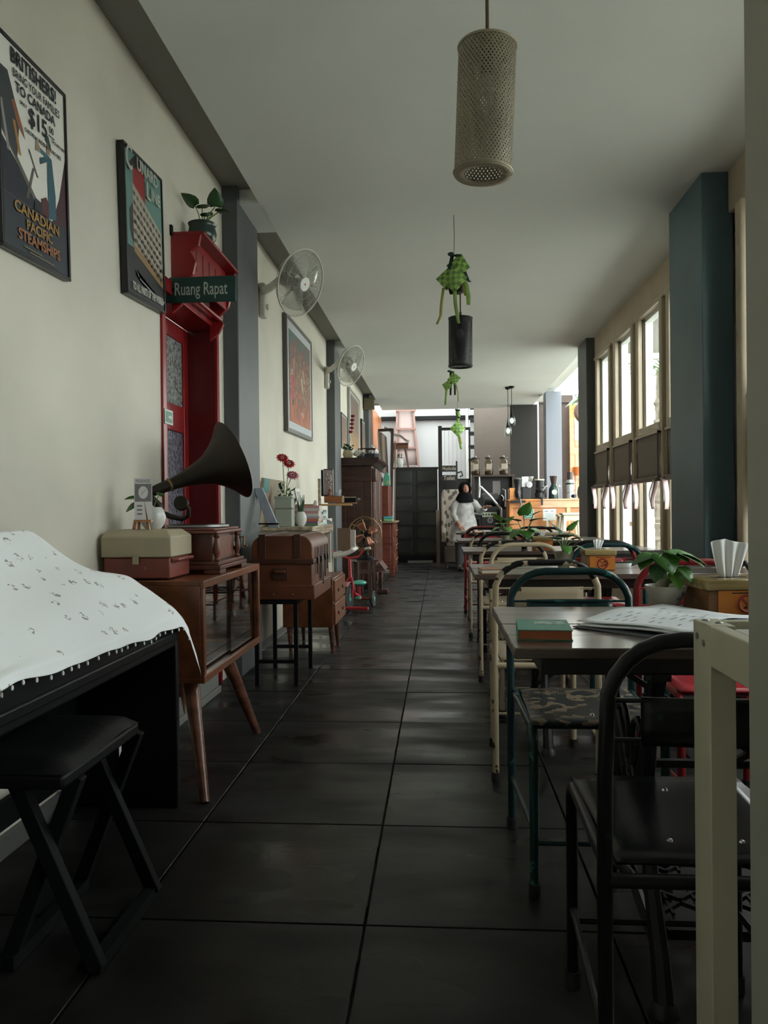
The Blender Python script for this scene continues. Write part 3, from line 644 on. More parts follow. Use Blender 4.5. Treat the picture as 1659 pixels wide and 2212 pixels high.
single('wall_cable', 'black cable with a round junction box running down behind the first grey pillar', 'cable',
       MB().tube([(-1.303, 5.45, 2.99), (-1.303, 5.47, 2.9), (-1.303, 5.44, 2.83), (-1.303, 5.46, 2.69)], .006, 6).ell((-1.30, 5.45, 2.83), (.012, .03, .03), 10, 6), BLACK)

# ================================================================ LEFT WALL: trunk, book shelf, wardrobe
LEA = M('tan_trunk_leather', (.125, .042, .018), .45, var=.35, scale=7, bump=.1); LEAD = M('trunk_trim', (.055, .020, .011), .5, var=.3, scale=8)
t = thing('trunk_stand', 'black square-tube metal stand carrying the brown leather trunk', 'stand', (-.945, 4.67, 0))
for x in (-.125, .105):
    for y in (-.25, .24): part(t, 'leg', MB().box(x - .012, x + .012, y - .012, y + .012, 0, .50), BLACK, bev=.002)
part(t, 'top_frame', MB().box(-.14, .12, -.265, -.24, .475, .50).box(-.14, .12, .23, .255, .475, .50).box(-.14, -.115, -.24, .23, .475, .50).box(.095, .12, -.24, .23, .475, .50), BLACK, bev=.002)
part(t, 'lower_rail', MB().box(-.115, .095, -.258, -.238, .13, .15).box(-.115, .095, .232, .252, .13, .15), BLACK)
for i in range(4): part(t, 'leg_pad', MB().box(-.138 + (i % 2) * .23, -.112 + (i % 2) * .23, -.264 + (i // 2) * .49, -.236 + (i // 2) * .49, 0, .006), BLACK)
t = thing('trunk', 'brown domed leather trunk with straps and latches on the black metal stand', 'trunk', (-.915, 4.73, .502))
W2, D2 = .178, .325
part(t, 'body', MB().box(-W2, W2, -D2, D2, .0, .215), LEA, bev=.008)
part(t, 'skirting', MB().box(-W2 - .008, W2 + .012, -D2 - .008, D2 + .008, .0, .085), LEA, bev=.005)
lid = [(-W2, .225), (W2, .225)] + arc(W2 - .07, .30, .07, 0, PI / 2, 6) + arc(-W2 + .07, .30, .07, PI / 2, PI, 6)
part(t, 'lid', MB().prism(lid, -D2, D2, 'xz'), LEA, bev=.006)
part(t, 'lid_band', MB().box(-W2 - .008, W2 + .008, -D2 - .008, D2 + .008, .205, .235), LEAD, bev=.004)
for x in (-.115, .09): part(t, 'lid_strap', MB().box(x - .02, x + .02, -D2 - .004, D2, .368, .378).box(x - .02, x + .02, -D2 - .006, -D2, .24, .378), LEAD, bev=.002)
hs = part(t, 'end_handle', MB().box(-.055, .035, -D2 - .012, -D2 - .008, .115, .185), LEAD, bev=.003)
part(hs, 'grip', MB().box(-.042, .022, -D2 - .026, -D2 - .012, .155, .172), LEA, bev=.004)
STRAP = M('dark_strap', (.03, .018, .013), .5); IRON = M('tarnished_iron', (.10, .09, .08), .4, .8)
for y in (-.20, -.06, .10, .20):
    f = part(t, 'front_strap', MB().box(W2 + .008, W2 + .014, y - .012, y + .012, .10 if abs(y) < .15 else .14, .30), STRAP, bev=.002)
    part(f, 'buckle', MB().box(W2 + .014, W2 + .019, y - .02, y + .02, .20, .24), IRON, bev=.002)
lk = part(t, 'lock_plate', MB().box(W2 + .001, W2 + .012, -.02, .05, .13, .22), IRON, bev=.003)
part(lk, 'hanging_tag', MB().box(W2 + .013, W2 + .016, -.01, .02, .06, .13), STRAP)
for x in (-.05, .06): part(t, 'stud', MB().ell((x, -D2 - .009, .03), .006, 8, 5), BRASS)

t = thing('drawer_chest', 'small reddish wooden chest of drawers on tapered legs behind the trunk stand', 'chest', (-.93, 5.70, 0))
part(t, 'body', MB().box(-.19, .17, -.30, .30, .185, .53), TEAK, bev=.004)
for i, (z0, z1) in enumerate(((.20, .35), (.365, .515))):
    dr = part(t, 'drawer', MB().box(.17, .186, -.285, .285, z0, z1), wood('drawer_front', (.22, .085, .04), .4, .3, 3), bev=.003)
    for y in (-.12, .12): part(dr, 'pull', MB().box(.186, .194, y - .03, y + .03, z0 + .06, z0 + .085), TEAKD, bev=.003)
for x, y in ((.15, -.26), (.15, .02), (-.15, -.26), (-.15, .26)): part(t, 'leg', MB().cyl((x + .015, y - .03, 0), (x, y, .188), .011, .022, n=10), LEGW)

# leaning pictures and board
t = thing('leaning_board', 'grey blue information board leaning on the trunk end beside the pillar', 'board', (-1.13, 5.02, .93))
part(t, 'panel', MB().bar((-.07, .02, .0), (.075, -.03, -.0), .004, .01), BLACK)
pts = [(-.095, .0, .235), (-.040, .0, .24), (.07, .0, -.026), (.0, .0, -.028)]
mb = MB(); mb.add([(x, 0, z) for x, _, z in pts] + [(x, .02, z) for x, _, z in pts], [(0, 1, 2, 3), (7, 6, 5, 4), (0, 4, 5, 1), (1, 5, 6, 2), (2, 6, 7, 3), (3, 7, 4, 0)])
part(t, 'face', mb, M('board_blue_grey', (.36, .40, .47), .5, var=.2, scale=9), bev=.002)
part(t, 'rear_strut', MB().bar((-.085, .02, .225), (-.11, .10, -.025), .015), BLACK)
t = thing('leaning_canvas', 'unframed beige figure painting with teal patches leaning behind the tall vase', 'painting', (-1.275, 5.72, .9045), rot=(0, math.radians(6), 0))
part(t, 'canvas', MB().box(0, .02, -.42, .32, 0, .345), M('canvas_beige', (.30, .25, .17), .7, var=.25, scale=5))
flat(t, .02, [((.05, .20, .19), rect(-.42, -.24, .24, .345)), ((.16, .09, .05), [(-.22, .05), (-.14, .05), (-.12, .25), (-.17, .30), (-.22, .22)]), ((.10, .26, .25), rect(-.22, -.10, .02, .08)), ((.22, .19, .14), rect(-.02, .30, .02, .33))], 'brushwork')

# stepped display shelf
SHF = wood('pale_shelf_wood', (.46, .38, .27), .5, .18, 3, (8, 1, 8)); SHW = M('cream_shelf_paint', (.52, .49, .40), .5)
t = thing('book_shelf', 'cream painted stepped book shelf standing behind the trunk', 'shelf', (-1.11, 6.1, 0))
part(t, 'top_board', MB().box(-.19, .22, -.75, .30, .875, .90), SHF, bev=.003)
part(t, 'apron', MB().box(.20, .22, -.75, .30, .835, .875), SHF, bev=.003)
for y in (-.72, .27): part(t, 'side_panel', MB().box(-.19, .20, y, y + .03, .56, .875), SHW, bev=.003)
part(t, 'lower_board', MB().box(-.185, .20, -.69, .27, .56, .58), SHW, bev=.002)
part(t, 'back_panel', MB().box(-.195, -.185, -.72, .30, 0, .875), SHW)
t = thing('flower_vase', 'tall square pale green vase holding red and pink gerberas on the cream shelf', 'vase', (-1.115, 5.50, .9005))
VG = M('celadon_glaze', (.42, .47, .40), .3); VGD = M('celadon_side', (.22, .22, .16), .4)
mb = MB().box(-.06, .06, -.055, .055, -.0, .215); part(t, 'vessel', mb, VG, bev=.005)
part(t, 'band', MB().box(-.063, .063, -.058, .058, .125, .135), VGD, bev=.002); part(t, 'rim', MB().box(-.066, .066, -.061, .061, .20, .218), VG, bev=.004)
for i, (hx, hy, hz, col, nm) in enumerate(((-.01, -.02, .50, (.42, .012, .010), 'red_gerbera'), (.03, .02, .46, (.42, .02, .012), 'red_gerbera'), (.06, .0, .375, (.50, .12, .18), 'pink_gerbera'))):
    s_ = part(t, 'flower_stem', MB().tube([(0, 0, .16), (hx * .4, hy * .4, .30), (hx, hy, hz)], .003, 6), STEM)
    mb = MB()
    for k in range(22):
        a = 2 * PI * k / 22; ca, sa = math.cos(a), math.sin(a); r0, r1 = .010, .046 + .006 * (k % 2); w = .007
        tl = Vector((.25, -.62, .62)).normalized(); uu, vv = frame_of(tl); dd = uu * ca + vv * sa; pp = tl.cross(dd); c0 = Vector((hx, hy, hz))
        mb.add([c0 + dd * r0, c0 + dd * (r0 + r1) * .5 + pp * w - tl * .002, c0 + dd * r1 - tl * .012, c0 + dd * (r0 + r1) * .5 - pp * w - tl * .002], [(0, 1, 2, 3)])
    f = part(s_, nm, mb, M(nm, col, .6), solid=.001); part(s_, 'flower_eye', MB().ell((hx, hy, hz), (.012, .012, .006), 10, 5), M(nm + '_eye', (.12, .03, .02), .7))
mb = MB()
for k in range(30):
    p = Vector((R.uniform(-.05, .05), R.uniform(-.05, .05), R.uniform(.20, .30))); d = Vector((R.uniform(-1, 1), R.uniform(-1, 1), R.uniform(-.3, 1))).normalized(); q = d.cross(Vector((.3, .2, 1))).normalized()
    mb.add([p, p + d * .02 + q * .012, p + d * .045, p + d * .02 - q * .012], [(0, 1, 2, 3)])
part(t, 'greenery', mb, LEAFD, kind='stuff')
t = thing('round_vase', 'small round white vase with a dark spiky succulent next to the tall vase', 'vase', (-1.025, 5.635, .9005))
part(t, 'vessel', MB().lathe([(0, 0), (.025, 0), (.042, .03), (.045, .06), (.035, .09), (.024, .105), (.022, .10), (.0, .08)], n=20), M('white_glaze', (.66, .68, .66), .15))
mb = MB()
for k in range(12): a = k * 2.4; mb.cyl((.012 * math.cos(a), .012 * math.sin(a), .09), (.03 * math.cos(a), .03 * math.sin(a), .19 + .02 * (k % 3)), .006, .001, n=5)
part(t, 'succulent', mb, LEAFD)

# three stacks of paperbacks, each book a thing
PAGES = M('book_pages', (.60, .56, .47), .8)
def book(label, grp, loc, w, d, h, rz, col, nm):
    b = thing('book', label, 'book', loc, rz, grp); m = M('cover_' + nm, col, .5)
    part(b, 'cover', MB().box(-w / 2, w / 2, -d / 2, d / 2, 0, .0022).box(-w / 2, w / 2, -d / 2, d / 2, h - .0022, h).box(w / 2 - .003, w / 2, -d / 2, d / 2, .0022, h - .0022), m)
    part(b, 'pages', MB().box(-w / 2 + .003, w / 2 - .0032, -d / 2 + .003, d / 2 - .003, .0023, h - .0023), PAGES)
    return b
PAL = {'pink': (.62, .30, .34), 'white': (.66, .66, .65), 'pale blue': (.36, .45, .60), 'lilac': (.42, .36, .48), 'orange': (.52, .17, .07), 'purple': (.24, .09, .24), 'green': (.14, .28, .16), 'teal': (.06, .16, .18),
       'cream': (.60, .54, .42), 'rose': (.52, .13, .27), 'slate': (.12, .17, .20), 'grey': (.30, .31, .32), 'aqua': (.30, .50, .52)}
ORD = ['bottom', 'second', 'third', 'fourth', 'fifth', 'sixth', 'seventh', 'eighth']
for nm, y, cols in (('nearest', 5.775, ['green', 'purple', 'orange', 'lilac', 'white', 'pink', 'white', 'pink']), ('middle', 5.97, ['cream', 'white', 'rose', 'pale blue', 'pink', 'grey', 'white', 'pink']), ('farthest', 6.19, ['aqua', 'white', 'grey', 'slate', 'white', 'aqua', 'teal'])):
    z = .9005
    for i, c in enumerate(cols):
        h = R.uniform(.014, .021); book('%s paperback, %s from the bottom of the %s stack on the cream shelf' % (c, ORD[i], nm) if i else '%s paperback at the bottom of the %s stack on the cream shelf' % (c, nm), 'paperbacks stacked on the cream shelf',
             (-1.005 + R.uniform(-.008, .008), y, z), .15, .205, h, R.uniform(-.05, .05) - (PI / 2 if nm == 'nearest' else 0), PAL[c], c.replace(' ', '_')); z += h + .0004
    if nm == 'farthest': ztop = z
t = thing('photo_frame', 'white tilted photo frame with a black back standing on the book stacks', 'frame', (-1.06, 5.8, 1.048), rot=(0, math.radians(-14), math.radians(-8)))
part(t, 'frame', MB().box(0, .012, -.06, .06, 0, .135), M('frame_white', (.55, .55, .50), .5), bev=.003); part(t, 'photo', MB().box(.012, .0125, -.04, .04, .03, .11), M('photo_grey', (.24, .25, .22), .5))
part(t, 'rear_stand', MB().bar((0, 0, .10), (-.055, 0, .006), .03, .006), BLACK)
t = thing('small_jar', 'white cruet jar with a teal label on the farthest book stack', 'jar', (-1.0, 6.17, ztop))
part(t, 'vessel', MB().lathe([(0, 0), (.02, 0), (.022, .03), (.02, .055), (.013, .065), (.014, .075), (0, .078)], n=14), M('white_glaze', 0)); part(t, 'label_band', MB().lathe([(.0225, .012), (.0225, .028)], n=14), M('teal_label', (.04, .18, .22), .5))
# plank shelf beyond with old tins, a wooden box and cameras
t = thing('plank_shelf', 'short raw plank shelf holding an open case and an old black camera', 'shelf', (-1.0, 7.0, 1.05))
part(t, 'plank', MB().box(-.30, .20, -.07, .07, 0, .018), wood('raw_pine', (.42, .27, .13), .6, .2, 3), bev=.002)
part(t, 'plank', MB().box(.06, .24, -.05, .09, .018, .028), wood('raw_pine_dark', (.25, .12, .06), .6, .2, 3), bev=.002)
part(t, 'upright', MB().box(-.30, -.28, -.05, .05, -1.05, .0), SHW); part(t, 'upright', MB().box(-.11, -.09, -.02, .02, -1.05, .25), SHF)
part(t, 'foot', MB().box(-.31, -.07, -.06, .06, -1.05, -1.03), SHW)
t = thing('open_case', 'black shallow case standing open with silver beads and shells inside', 'case', (-1.035, 7.03, 1.1395), rot=(0, 0, 0))
part(t, 'tray', MB().box(-.03, .065, -.02, .0, 0, .25).box(-.045, -.03, -.05, .06, 0, .24), BLACK, bev=.003); part(t, 'rim', MB().tube([(-.026, -.022, .006), (.062, -.022, .006), (.062, -.022, .246), (-.026, -.022, .246)], .004, 6, True), M('steel_rim', (.4, .4, .38), .4, .7))
part(t, 'lining', MB().box(-.022, .058, -.0215, -.02, .01, .24), M('lining_pink', (.35, .28, .27), .8))
for k in range(12): part(t, 'bead', MB().ell((R.uniform(-.012, .05), -.026, R.uniform(.05, .20)), .009, 8, 5), M('silver_bead', (.55, .52, .50), .3, .6))
t = thing('wooden_box', 'long reddish wooden box lying on the raw plank shelf', 'box', (-.96, 7.0, 1.0785))
part(t, 'body', MB().box(-.09, .075, -.045, .045, 0, .06), wood('cherry', (.26, .09, .04), .4, .25, 3), bev=.003); part(t, 'end_cap', MB().box(.075, .085, -.046, .046, 0, .062), SHF, bev=.002); part(t, 'knob', MB().ell((.088, 0, .03), .007, 8, 5), BRASS)
t = thing('camera', 'old black bellows camera with a chrome front at the end of the plank shelf', 'camera', (-.81, 7.03, 1.0785))
part(t, 'body', MB().box(-.055, .045, -.03, .03, 0, .045), BLACK, bev=.004); part(t, 'top_plate', MB().box(-.055, .045, -.03, .03, .045, .052), SHF); part(t, 'lens', MB().cyl((.045, 0, .024), (.07, 0, .024), .018, n=14).cyl((.07, 0, .024), (.085, 0, .026), .012, n=12), M('chrome', (.55, .55, .56), .2, 1.)); part(t, 'strap_lug', MB().box(.05, .06, -.032, -.028, .03, .05), BLACK)
t = thing('toy_figure', 'little dark red toy figure leaning beside a pale card on the wooden box', 'toy', (-1.0, 6.97, 1.139))
part(t, 'body', MB().lathe([(0, 0), (.02, 0), (.022, .02), (.012, .04), (0, .045)], n=10), M('maroon', (.16, .04, .035), .5)); part(t, 'head', MB().ell((0, 0, .052), .012, 10, 6), M('maroon', 0))
single('pale_card', 'pale blue folded card propped on the wooden box', 'card', MB().add([(0, 0, 0), (.04, 0, 0), (.05, .02, .055), (.008, .02, .06)], [(0, 1, 2, 3)]), M('pale_blue_card', (.45, .50, .58), .6), (-.945, 6.98, 1.141), solid=.003)
# magazine rack
t = thing('magazine_rack', 'open cream magazine rack with a curved white lip beside the cream book shelf', 'rack', (-1.0, 7.35, 0))
part(t, 'back_panel', MB().box(-.08, -.06, -.2, .2, .0, .93), SHW, bev=.003)
part(t, 'side_panel', MB().prism([(-.06, .56), (.0, .57), (.0, .90), (-.06, .93)], -.2, -.185, 'xz'), M('rack_grey', (.36, .38, .38), .5))
def lip(u, v): 
    a = u * 1.35; return (-.05 + .24 * math.sin(a), -.19 + .38 * v, .575 + .09 * (1 - math.cos(a)))
part(t, 'curved_lip', MB().grid(lip, 12, 4), M('rack_white', (.66, .62, .58), .5), solid=.04)
for i, y in enumerate((-.15, .16)): part(t, 'leg', MB().box(-.08, -.05, y, y + .03, 0, .58), SHW)
t2 = [('thick bundle of old brown magazines leaning in the cream rack', (.20, .12, .08), 'brown'), ('ochre booklet standing in the cream magazine rack', (.42, .22, .05), 'ochre'), ('white ragged newspaper folded in the cream magazine rack', (.66, .64, .60), 'newsprint')]
for i, (lb, c, nm) in enumerate(t2):
    x = (-.90, -.93, -.855)[i]; o = thing('magazine', lb, 'magazine', (x, 7.33 + .05 * i, .624), 0, 'reading matter in the rack'); hh = (.21, .13, .19)[i]
    part(o, 'sheets', MB().box(-.075 if i == 0 else -.03, .045 if i == 0 else .035, -.03, .03, 0, hh), M('mag_' + nm, c, .7, var=.2, scale=20, stretch=(1, 1, 12)), bev=.004)
    part(o, 'cover', MB().box(-.077 if i == 0 else -.032, .047 if i == 0 else .037, -.034, -.031, 0, hh + .004), M('mag_cover_' + nm, tuple(q * .8 for q in c), .6))

# red tricycle
TR = M('tricycle_red', (.42, .02, .03), .3); TG = M('tricycle_green', (.06, .35, .26), .4); TYRE = M('rubber', (.018, .018, .02), .7); PK = M('faded_pink', (.40, .17, .17), .5)
t = thing('tricycle', 'child red tricycle with green fenders parked in front of the dark wardrobe', 'tricycle', (-.90, 7.62, 0), math.radians(-12))
def wheel(par, c, r, w, axis=(1, 0, 0), tyre_m=TYRE):
    wv = part(par, 'wheel', MB().tube([Vector(c) + Vector((0, math.cos(2 * PI * k / 24), math.sin(2 * PI * k / 24))) * (r - w) for k in range(24)], w, 8, True), tyre_m)
    part(wv, 'wheel_disc', MB().lathe([(0, -.012), (r - w, -.008), (r - w, .008), (0, .012)], c, axis, 18), TYRE)
    part(wv, 'hub', MB().lathe([(0, -.02), (r * .3, -.016), (r * .3, .016), (0, .02)], c, axis, 12), TG)
    return wv
wheel(t, (-.02, .02, .135), .135, .016); wheel(t, (.13, .36, .085), .085, .014); wheel(t, (-.17, .36, .085), .085, .014)
part(t, 'fork', MB().tube([(.015, .02, .135), (.02, .03, .28), (0, .05, .33)], .012, 8).tube([(-.055, .02, .135), (-.055, .03, .28), (-.02, .05, .33)], .012, 8), TR)
part(t, 'steering_post', MB().cyl((-.01, .05, .30), (-.03, .09, .52), .016, n=10), TR)
hb = part(t, 'handlebar', MB().tube([(-.20, .05, .60), (-.12, .09, .54), (-.03, .09, .52), (.07, .09, .54), (.15, .04, .62)], .012, 8), TR)
for x, d in ((-.20, -1), (.15, 1)): part(hb, 'grip', MB().cyl((x, .045 if d < 0 else .04, .60 if d < 0 else .62), (x + d * .06, .02, .615 if d < 0 else .63), .014, n=8), SHW)
part(t, 'frame_tube', MB().tube([(-.01, .05, .31), (-.01, .16, .16), (-.01, .36, .10)], .018, 8).cyl((-.17, .36, .085), (.13, .36, .085), .01, n=8), TR)
part(t, 'front_fender', MB().grid(lambda u, v: (-.02 + (v - .5) * .055, .02 + .155 * math.cos(.4 + u * 1.9), .135 + .155 * math.sin(.4 + u * 1.9)), 10, 2), PK, solid=.004)
part(t, 'seat', MB().ell((-.01, .33, .25), (.075, .10, .03), 14, 8), TG); part(t, 'seat_post', MB().cyl((-.01, .33, .11), (-.01, .33, .24), .014, n=8), TR)
part(t, 'pedal', MB().box(.06, .11, -.03, .03, .125, .145), TG, bev=.004); part(t, 'pedal', MB().box(-.15, -.10, -.0, .06, .125, .145), TG, bev=.004)
part(t, 'step_board', MB().box(-.08, .22, -.12, -.08, .03, .06), TR, bev=.006)

# antique desk fan on a pedestal, bench pew, wardrobe
COP = M('copper_blade', (.30, .12, .08), .3, .7)
t = thing('antique_fan', 'antique black fan with copper blades in front of the dark wardrobe', 'fan', (-.82, 8.42, 0), math.radians(25))
part(t, 'base', MB().lathe([(0, 0), (.10, 0), (.10, .02), (.04, .05), (.03, .10), (.0, .11)], (0, 0, .46), n=18), BLACK)
part(t, 'column', MB().cyl((0, .03, .55), (0, .03, .70), .018, n=10).cyl((0, .0, .74), (0, .11, .74), .055, n=14), BLACK)
for k in range(4):
    a = PI / 2 * k + .5
    part(t, 'blade', MB().grid(lambda u, v, a=a: ((.03 + .11 * u) * math.cos(a + (v - .5) * (.9 - .2 * u)), -.02 + (v - .5) * .03, .74 + (.03 + .11 * u) * math.sin(a + (v - .5) * (.9 - .2 * u))), 4, 4), COP, solid=.003)
def rg(r, y, m=30): return [(r * math.cos(2 * PI * i / m), y, .74 + r * math.sin(2 * PI * i / m)) for i in range(m)]
mb = MB().tube(rg(.19, .01), .006, 6, True).tube(rg(.17, -.06), .004, 5, True).tube(rg(.05, -.075, 16), .003, 5, True)
for k in range(10):
    a = 2 * PI * k / 10; mb.tube([(.05 * math.cos(a), -.075, .74 + .05 * math.sin(a)), (.17 * math.cos(a), -.06, .74 + .17 * math.sin(a)), (.19 * math.cos(a), .01, .74 + .19 * math.sin(a))], .003, 4)
part(t, 'guard', mb, M('aged_brass', 0))
for x in (-.09, .09):
    for y in (-.05, .13): part(t, 'stand_leg', MB().box(x - .012, x + .012, y - .012, y + .012, 0, .45), DWOOD)
part(t, 'stand_top', MB().box(-.12, .12, -.08, .16, .44, .46), DWOOD, bev=.003)
PEW = wood('pew_wood', (.075, .035, .026), .5, .35, 3)
t = thing('low_bench', 'low dark brown bench with splayed plank feet before the wardrobe', 'bench', (-.80, 9.05, 0))
part(t, 'seat', MB().box(-.17, .06, -.24, .24, .26, .285), PEW, bev=.004)
part(t, 'backrest', MB().prism([(-.02, .285), (.10, .40), (.17, .31), (.06, .285)], -.22, .22, 'xz'), PEW, bev=.004)
for x, y in ((-.01, -.2), (.08, .17), (-.15, -.2), (-.15, .2)): part(t, 'leg', MB().box(x - .02, x + .02, y - .02, y + .02, 0, .26), PEW, bev=.003)
part(t, 'foot_block', MB().box(.05, .17, .12, .24, 0, .05), PEW, bev=.004)
t = thing('wardrobe', 'tall dark brown antique wardrobe with a moulded cornice against the left wall', 'wardrobe', (-1.06, 10.4, 0))
part(t, 'carcass', MB().box(-.235, .205, -.68, .68, .12, 1.56), DWOOD, bev=.004)
for i in range(4): part(t, 'side_board', MB().box(-.233 + i * .11, -.128 + i * .11, -.688, -.68, .14, 1.36), DWOOD, bev=.003)
part(t, 'side_rail', MB().box(-.235, .207, -.692, -.68, 1.365, 1.42), DWOOD, bev=.003)
part(t, 'cornice', MB().prism([(-.24, 1.56), (.22, 1.56), (.30, 1.63), (.31, 1.665), (-.24, 1.665)], -.74, .74, 'xz'), wood('cornice_wood', (.035, .014, .010), .5, .3, 3), bev=.006)
part(t, 'base_moulding', MB().box(-.24, .27, -.72, .72, .10, .20), DWOOD, bev=.006)
for y in (-.33, .33):
    dd = part(t, 'door', MB().box(.205, .228, y - .32, y + .32, .22, 1.52), wood('wardrobe_door', (.10, .042, .028), .4, .35, 3), bev=.004)
    part(dd, 'raised_panel', MB().box(.228, .240, y - .22, y + .22, .32, 1.40), PEW, bev=.008); part(dd, 'knob', MB().ell((.25, y - .28 * (1 if y > 0 else -1), .85), .015, 10, 6), BRASS)
part(t, 'frieze_carving', MB().box(.205, .26, -.66, -.50, 1.36, 1.53), PEW, bev=.012)
for x in (-.20, .2):
    for y in (-.65, .65): part(t, 'foot', MB().lathe([(0, 0), (.03, 0), (.045, .05), (.035, .10)], (x, y, 0), n=12), DWOOD)
# on top of the wardrobe
t = thing('potted_plant', 'squat cream pot with a bushy green plant on the wardrobe, red blooms above', 'plant', (-1.17, 9.85, 1.6655))
part(t, 'pot', MB().lathe([(0, 0), (.055, 0), (.07, .05), (.06, .10), (.05, .10), (.0, .08)], n=18), M('sand_pot', (.40, .33, .20), .6)); mb = MB()
for k in range(60):
    p = Vector((R.uniform(-.06, .06), R.uniform(-.06, .06), R.uniform(.08, .17))); d = Vector((R.uniform(-1, 1), R.uniform(-1, 1), R.uniform(-.2, 1))).normalized(); q = d.cross(Vector((.3, .2, 1))).normalized()
    mb.add([p, p + d * .02 + q * .014, p + d * .045, p + d * .02 - q * .014], [(0, 1, 2, 3)])
part(t, 'foliage', mb, LEAFD, kind='stuff')
fs = part(t, 'flower_stem', MB().tube([(0, 0, .1), (.04, .0, .28), (.05, -.02, .52)], .003, 5), STEM)
for k in range(5): part(fs, 'bloom', MB().ell((.04 + R.uniform(-.03, .04), -.02, .34 + k * .05), (.03, .02, .02), 8, 5), M('crimson_bloom', (.20, .012, .02), .6))
t = thing('kettle', 'dark enamel kettle with a raised handle on top of the wardrobe', 'kettle', (-1.0, 10.0, 1.6655))
part(t, 'body', MB().lathe([(0, 0), (.06, 0), (.075, .03), (.06, .075), (.02, .09), (0, .092)], n=18), M('grey_enamel', (.14, .14, .13), .35)); part(t, 'handle', MB().tube([(-.06, 0, .07), (-.05, 0, .13), (.05, 0, .135), (.06, 0, .07)], .008, 8), BLACK); part(t, 'spout', MB().cyl((.06, 0, .04), (.12, -.02, .085), .016, .01, n=10), M('grey_enamel', 0))
t = thing('charcoal_iron', 'antique charcoal iron with a wooden grip at the front of the wardrobe top', 'iron', (-.86, 9.82, 1.6655))
part(t, 'body', MB().prism([(-.09, -.045), (.04, -.045), (.10, 0), (.04, .045), (-.09, .045)], 0, .055, 'xy'), M('cast_iron', (.03, .03, .032), .5, .5), bev=.006); part(t, 'grip', MB().cyl((-.07, 0, .115), (.05, 0, .115), .013, n=10), DWOOD); part(t, 'bracket', MB().bar((-.05, 0, .05), (-.05, 0, .115), .01).bar((.03, 0, .05), (.03, 0, .115), .01), M('cast_iron', 0))
single('shell', 'pale pointed sea shell lying between the plant and kettle on the wardrobe', 'shell', MB().lathe([(0, 0), (.02, .02), (.04, .05), (.03, .09), (.012, .13), (0, .15)], (0, 0, .04), (.7, -.3, .25), 14), M('shell_white', (.55, .53, .48), .5), (-1.10, 9.80, 1.668))
# desk with upper panel, further back
RDW = wood('reddish_wood', (.13, .036, .022), .4, .35, 3)
t = thing('secretary_desk', 'reddish secretary desk with worn drawers between wardrobe and lockers', 'desk', (-.98, 11.95, 0))
part(t, 'body', MB().box(-.3, .28, -.40, .42, .10, .80), RDW, bev=.005); part(t, 'upper_panel', MB().box(-.3, .21, -.36, .40, .83, 1.36), RDW, bev=.005); part(t, 'writing_board', MB().box(-.32, .33, -.44, .44, .80, .825), wood('pale_desk_edge', (.34, .25, .17), .5, .2, 3), bev=.004)
for i in range(3):
    dr = part(t, 'drawer', MB().box(.28, .30, -.37, .39, .14 + i * .22, .33 + i * .22), RDW, bev=.004)
    for y in (-.2, .2): part(dr, 'knob', MB().ell((.308, y, .235 + i * .22), .014, 8, 5), BRASS)
for i in range(2): part(t, 'side_panel', MB().box(-.25, .24, -.408, -.40, .16 + i * .33, .44 + i * .33), RDW, bev=.006)
for x in (-.27, .25):
    for y in (-.37, .39): part(t, 'foot', MB().box(x - .03, x + .04, y - .03, y + .03, 0, .10), RDW, bev=.004)
part(t, 'paper_label', MB().box(.0, .10, -.363, -.36, 1.20, 1.30), M('label_blue', (.05, .14, .38), .5), label='small blue and white paper label')
part(t, 'label_white', MB().box(.01, .04, -.365, -.363, 1.21, 1.24).box(.06, .09, -.365, -.363, 1.21, 1.24), M('notice_white', 0))
single('check_cloth', 'folded red checked cloth hanging from the secretary desk edge', 'cloth', MB().grid(lambda u, v: (-.03 + .07 * u, .012 * math.sin(u * 9 + v), -.28 * v), 8, 10), M('red_check', (.30, .13, .13), .8, var=.6, scale=60), (-.95, 11.49, .80), solid=.003)
for i, (x, c, h) in enumerate(((-.95, (.6, .6, .6), .13), (-.91, (.5, .52, .52), .10))):
    o = thing('jar', ('taller' if i == 0 else 'shorter') + ' white bottle of the pair on the secretary desk edge', 'bottle', (x, 11.56, .8255), 0, 'bottles on the secretary desk'); m = M('white_plastic_%d' % i, c, .4)
    part(o, 'bottle', MB().lathe([(0, 0), (.018, 0), (.018, h * .7), (.010, h * .8), (.010, h * .86)], n=12), m); part(o, 'cap', MB().cyl((0, 0, h * .86), (0, 0, h), .011, n=10), M('notice_white', 0))
t = thing('food_box', 'turquoise and green layered plastic box on the secretary desk', 'box', (-.77, 11.525, .8255))
part(t, 'lower_tray', MB().box(-.07, .07, -.05, .05, 0, .035), M('tray_green', (.22, .45, .22), .4), bev=.006); part(t, 'upper_tray', MB().box(-.072, .072, -.052, .052, .036, .07), M('tray_aqua', (.08, .38, .42), .4), bev=.006)
t = thing('detergent_bag', 'green and white detergent bag standing on the secretary desk top', 'bag', (-.80, 11.72, 1.3605))
part(t, 'pouch', MB().prism([(-.05, 0), (.055, 0), (.05, .14), (.02, .20), (-.03, .19), (-.055, .1)], -.03, .03, 'xz'), M('bag_green', (.10, .32, .24), .45), bev=.012); part(t, 'emblem', MB().prism([(.0, .03), (.035, .03), (.03, .08), (.0, .07)], -.032, -.0305, 'xz'), M('bag_yellow', (.5, .38, .06), .5))
single('duffel_bag', 'dark crumpled bag beside the green detergent bag on the secretary desk', 'bag', MB().ell((0, 0, .09), (.09, .08, .09), 14, 8), BLACK, (-.95, 11.72, 1.3605))
t = thing('wall_speaker', 'small tan speaker box fixed high on the third left pillar', 'speaker', (-1.2, 13.3, 2.73))
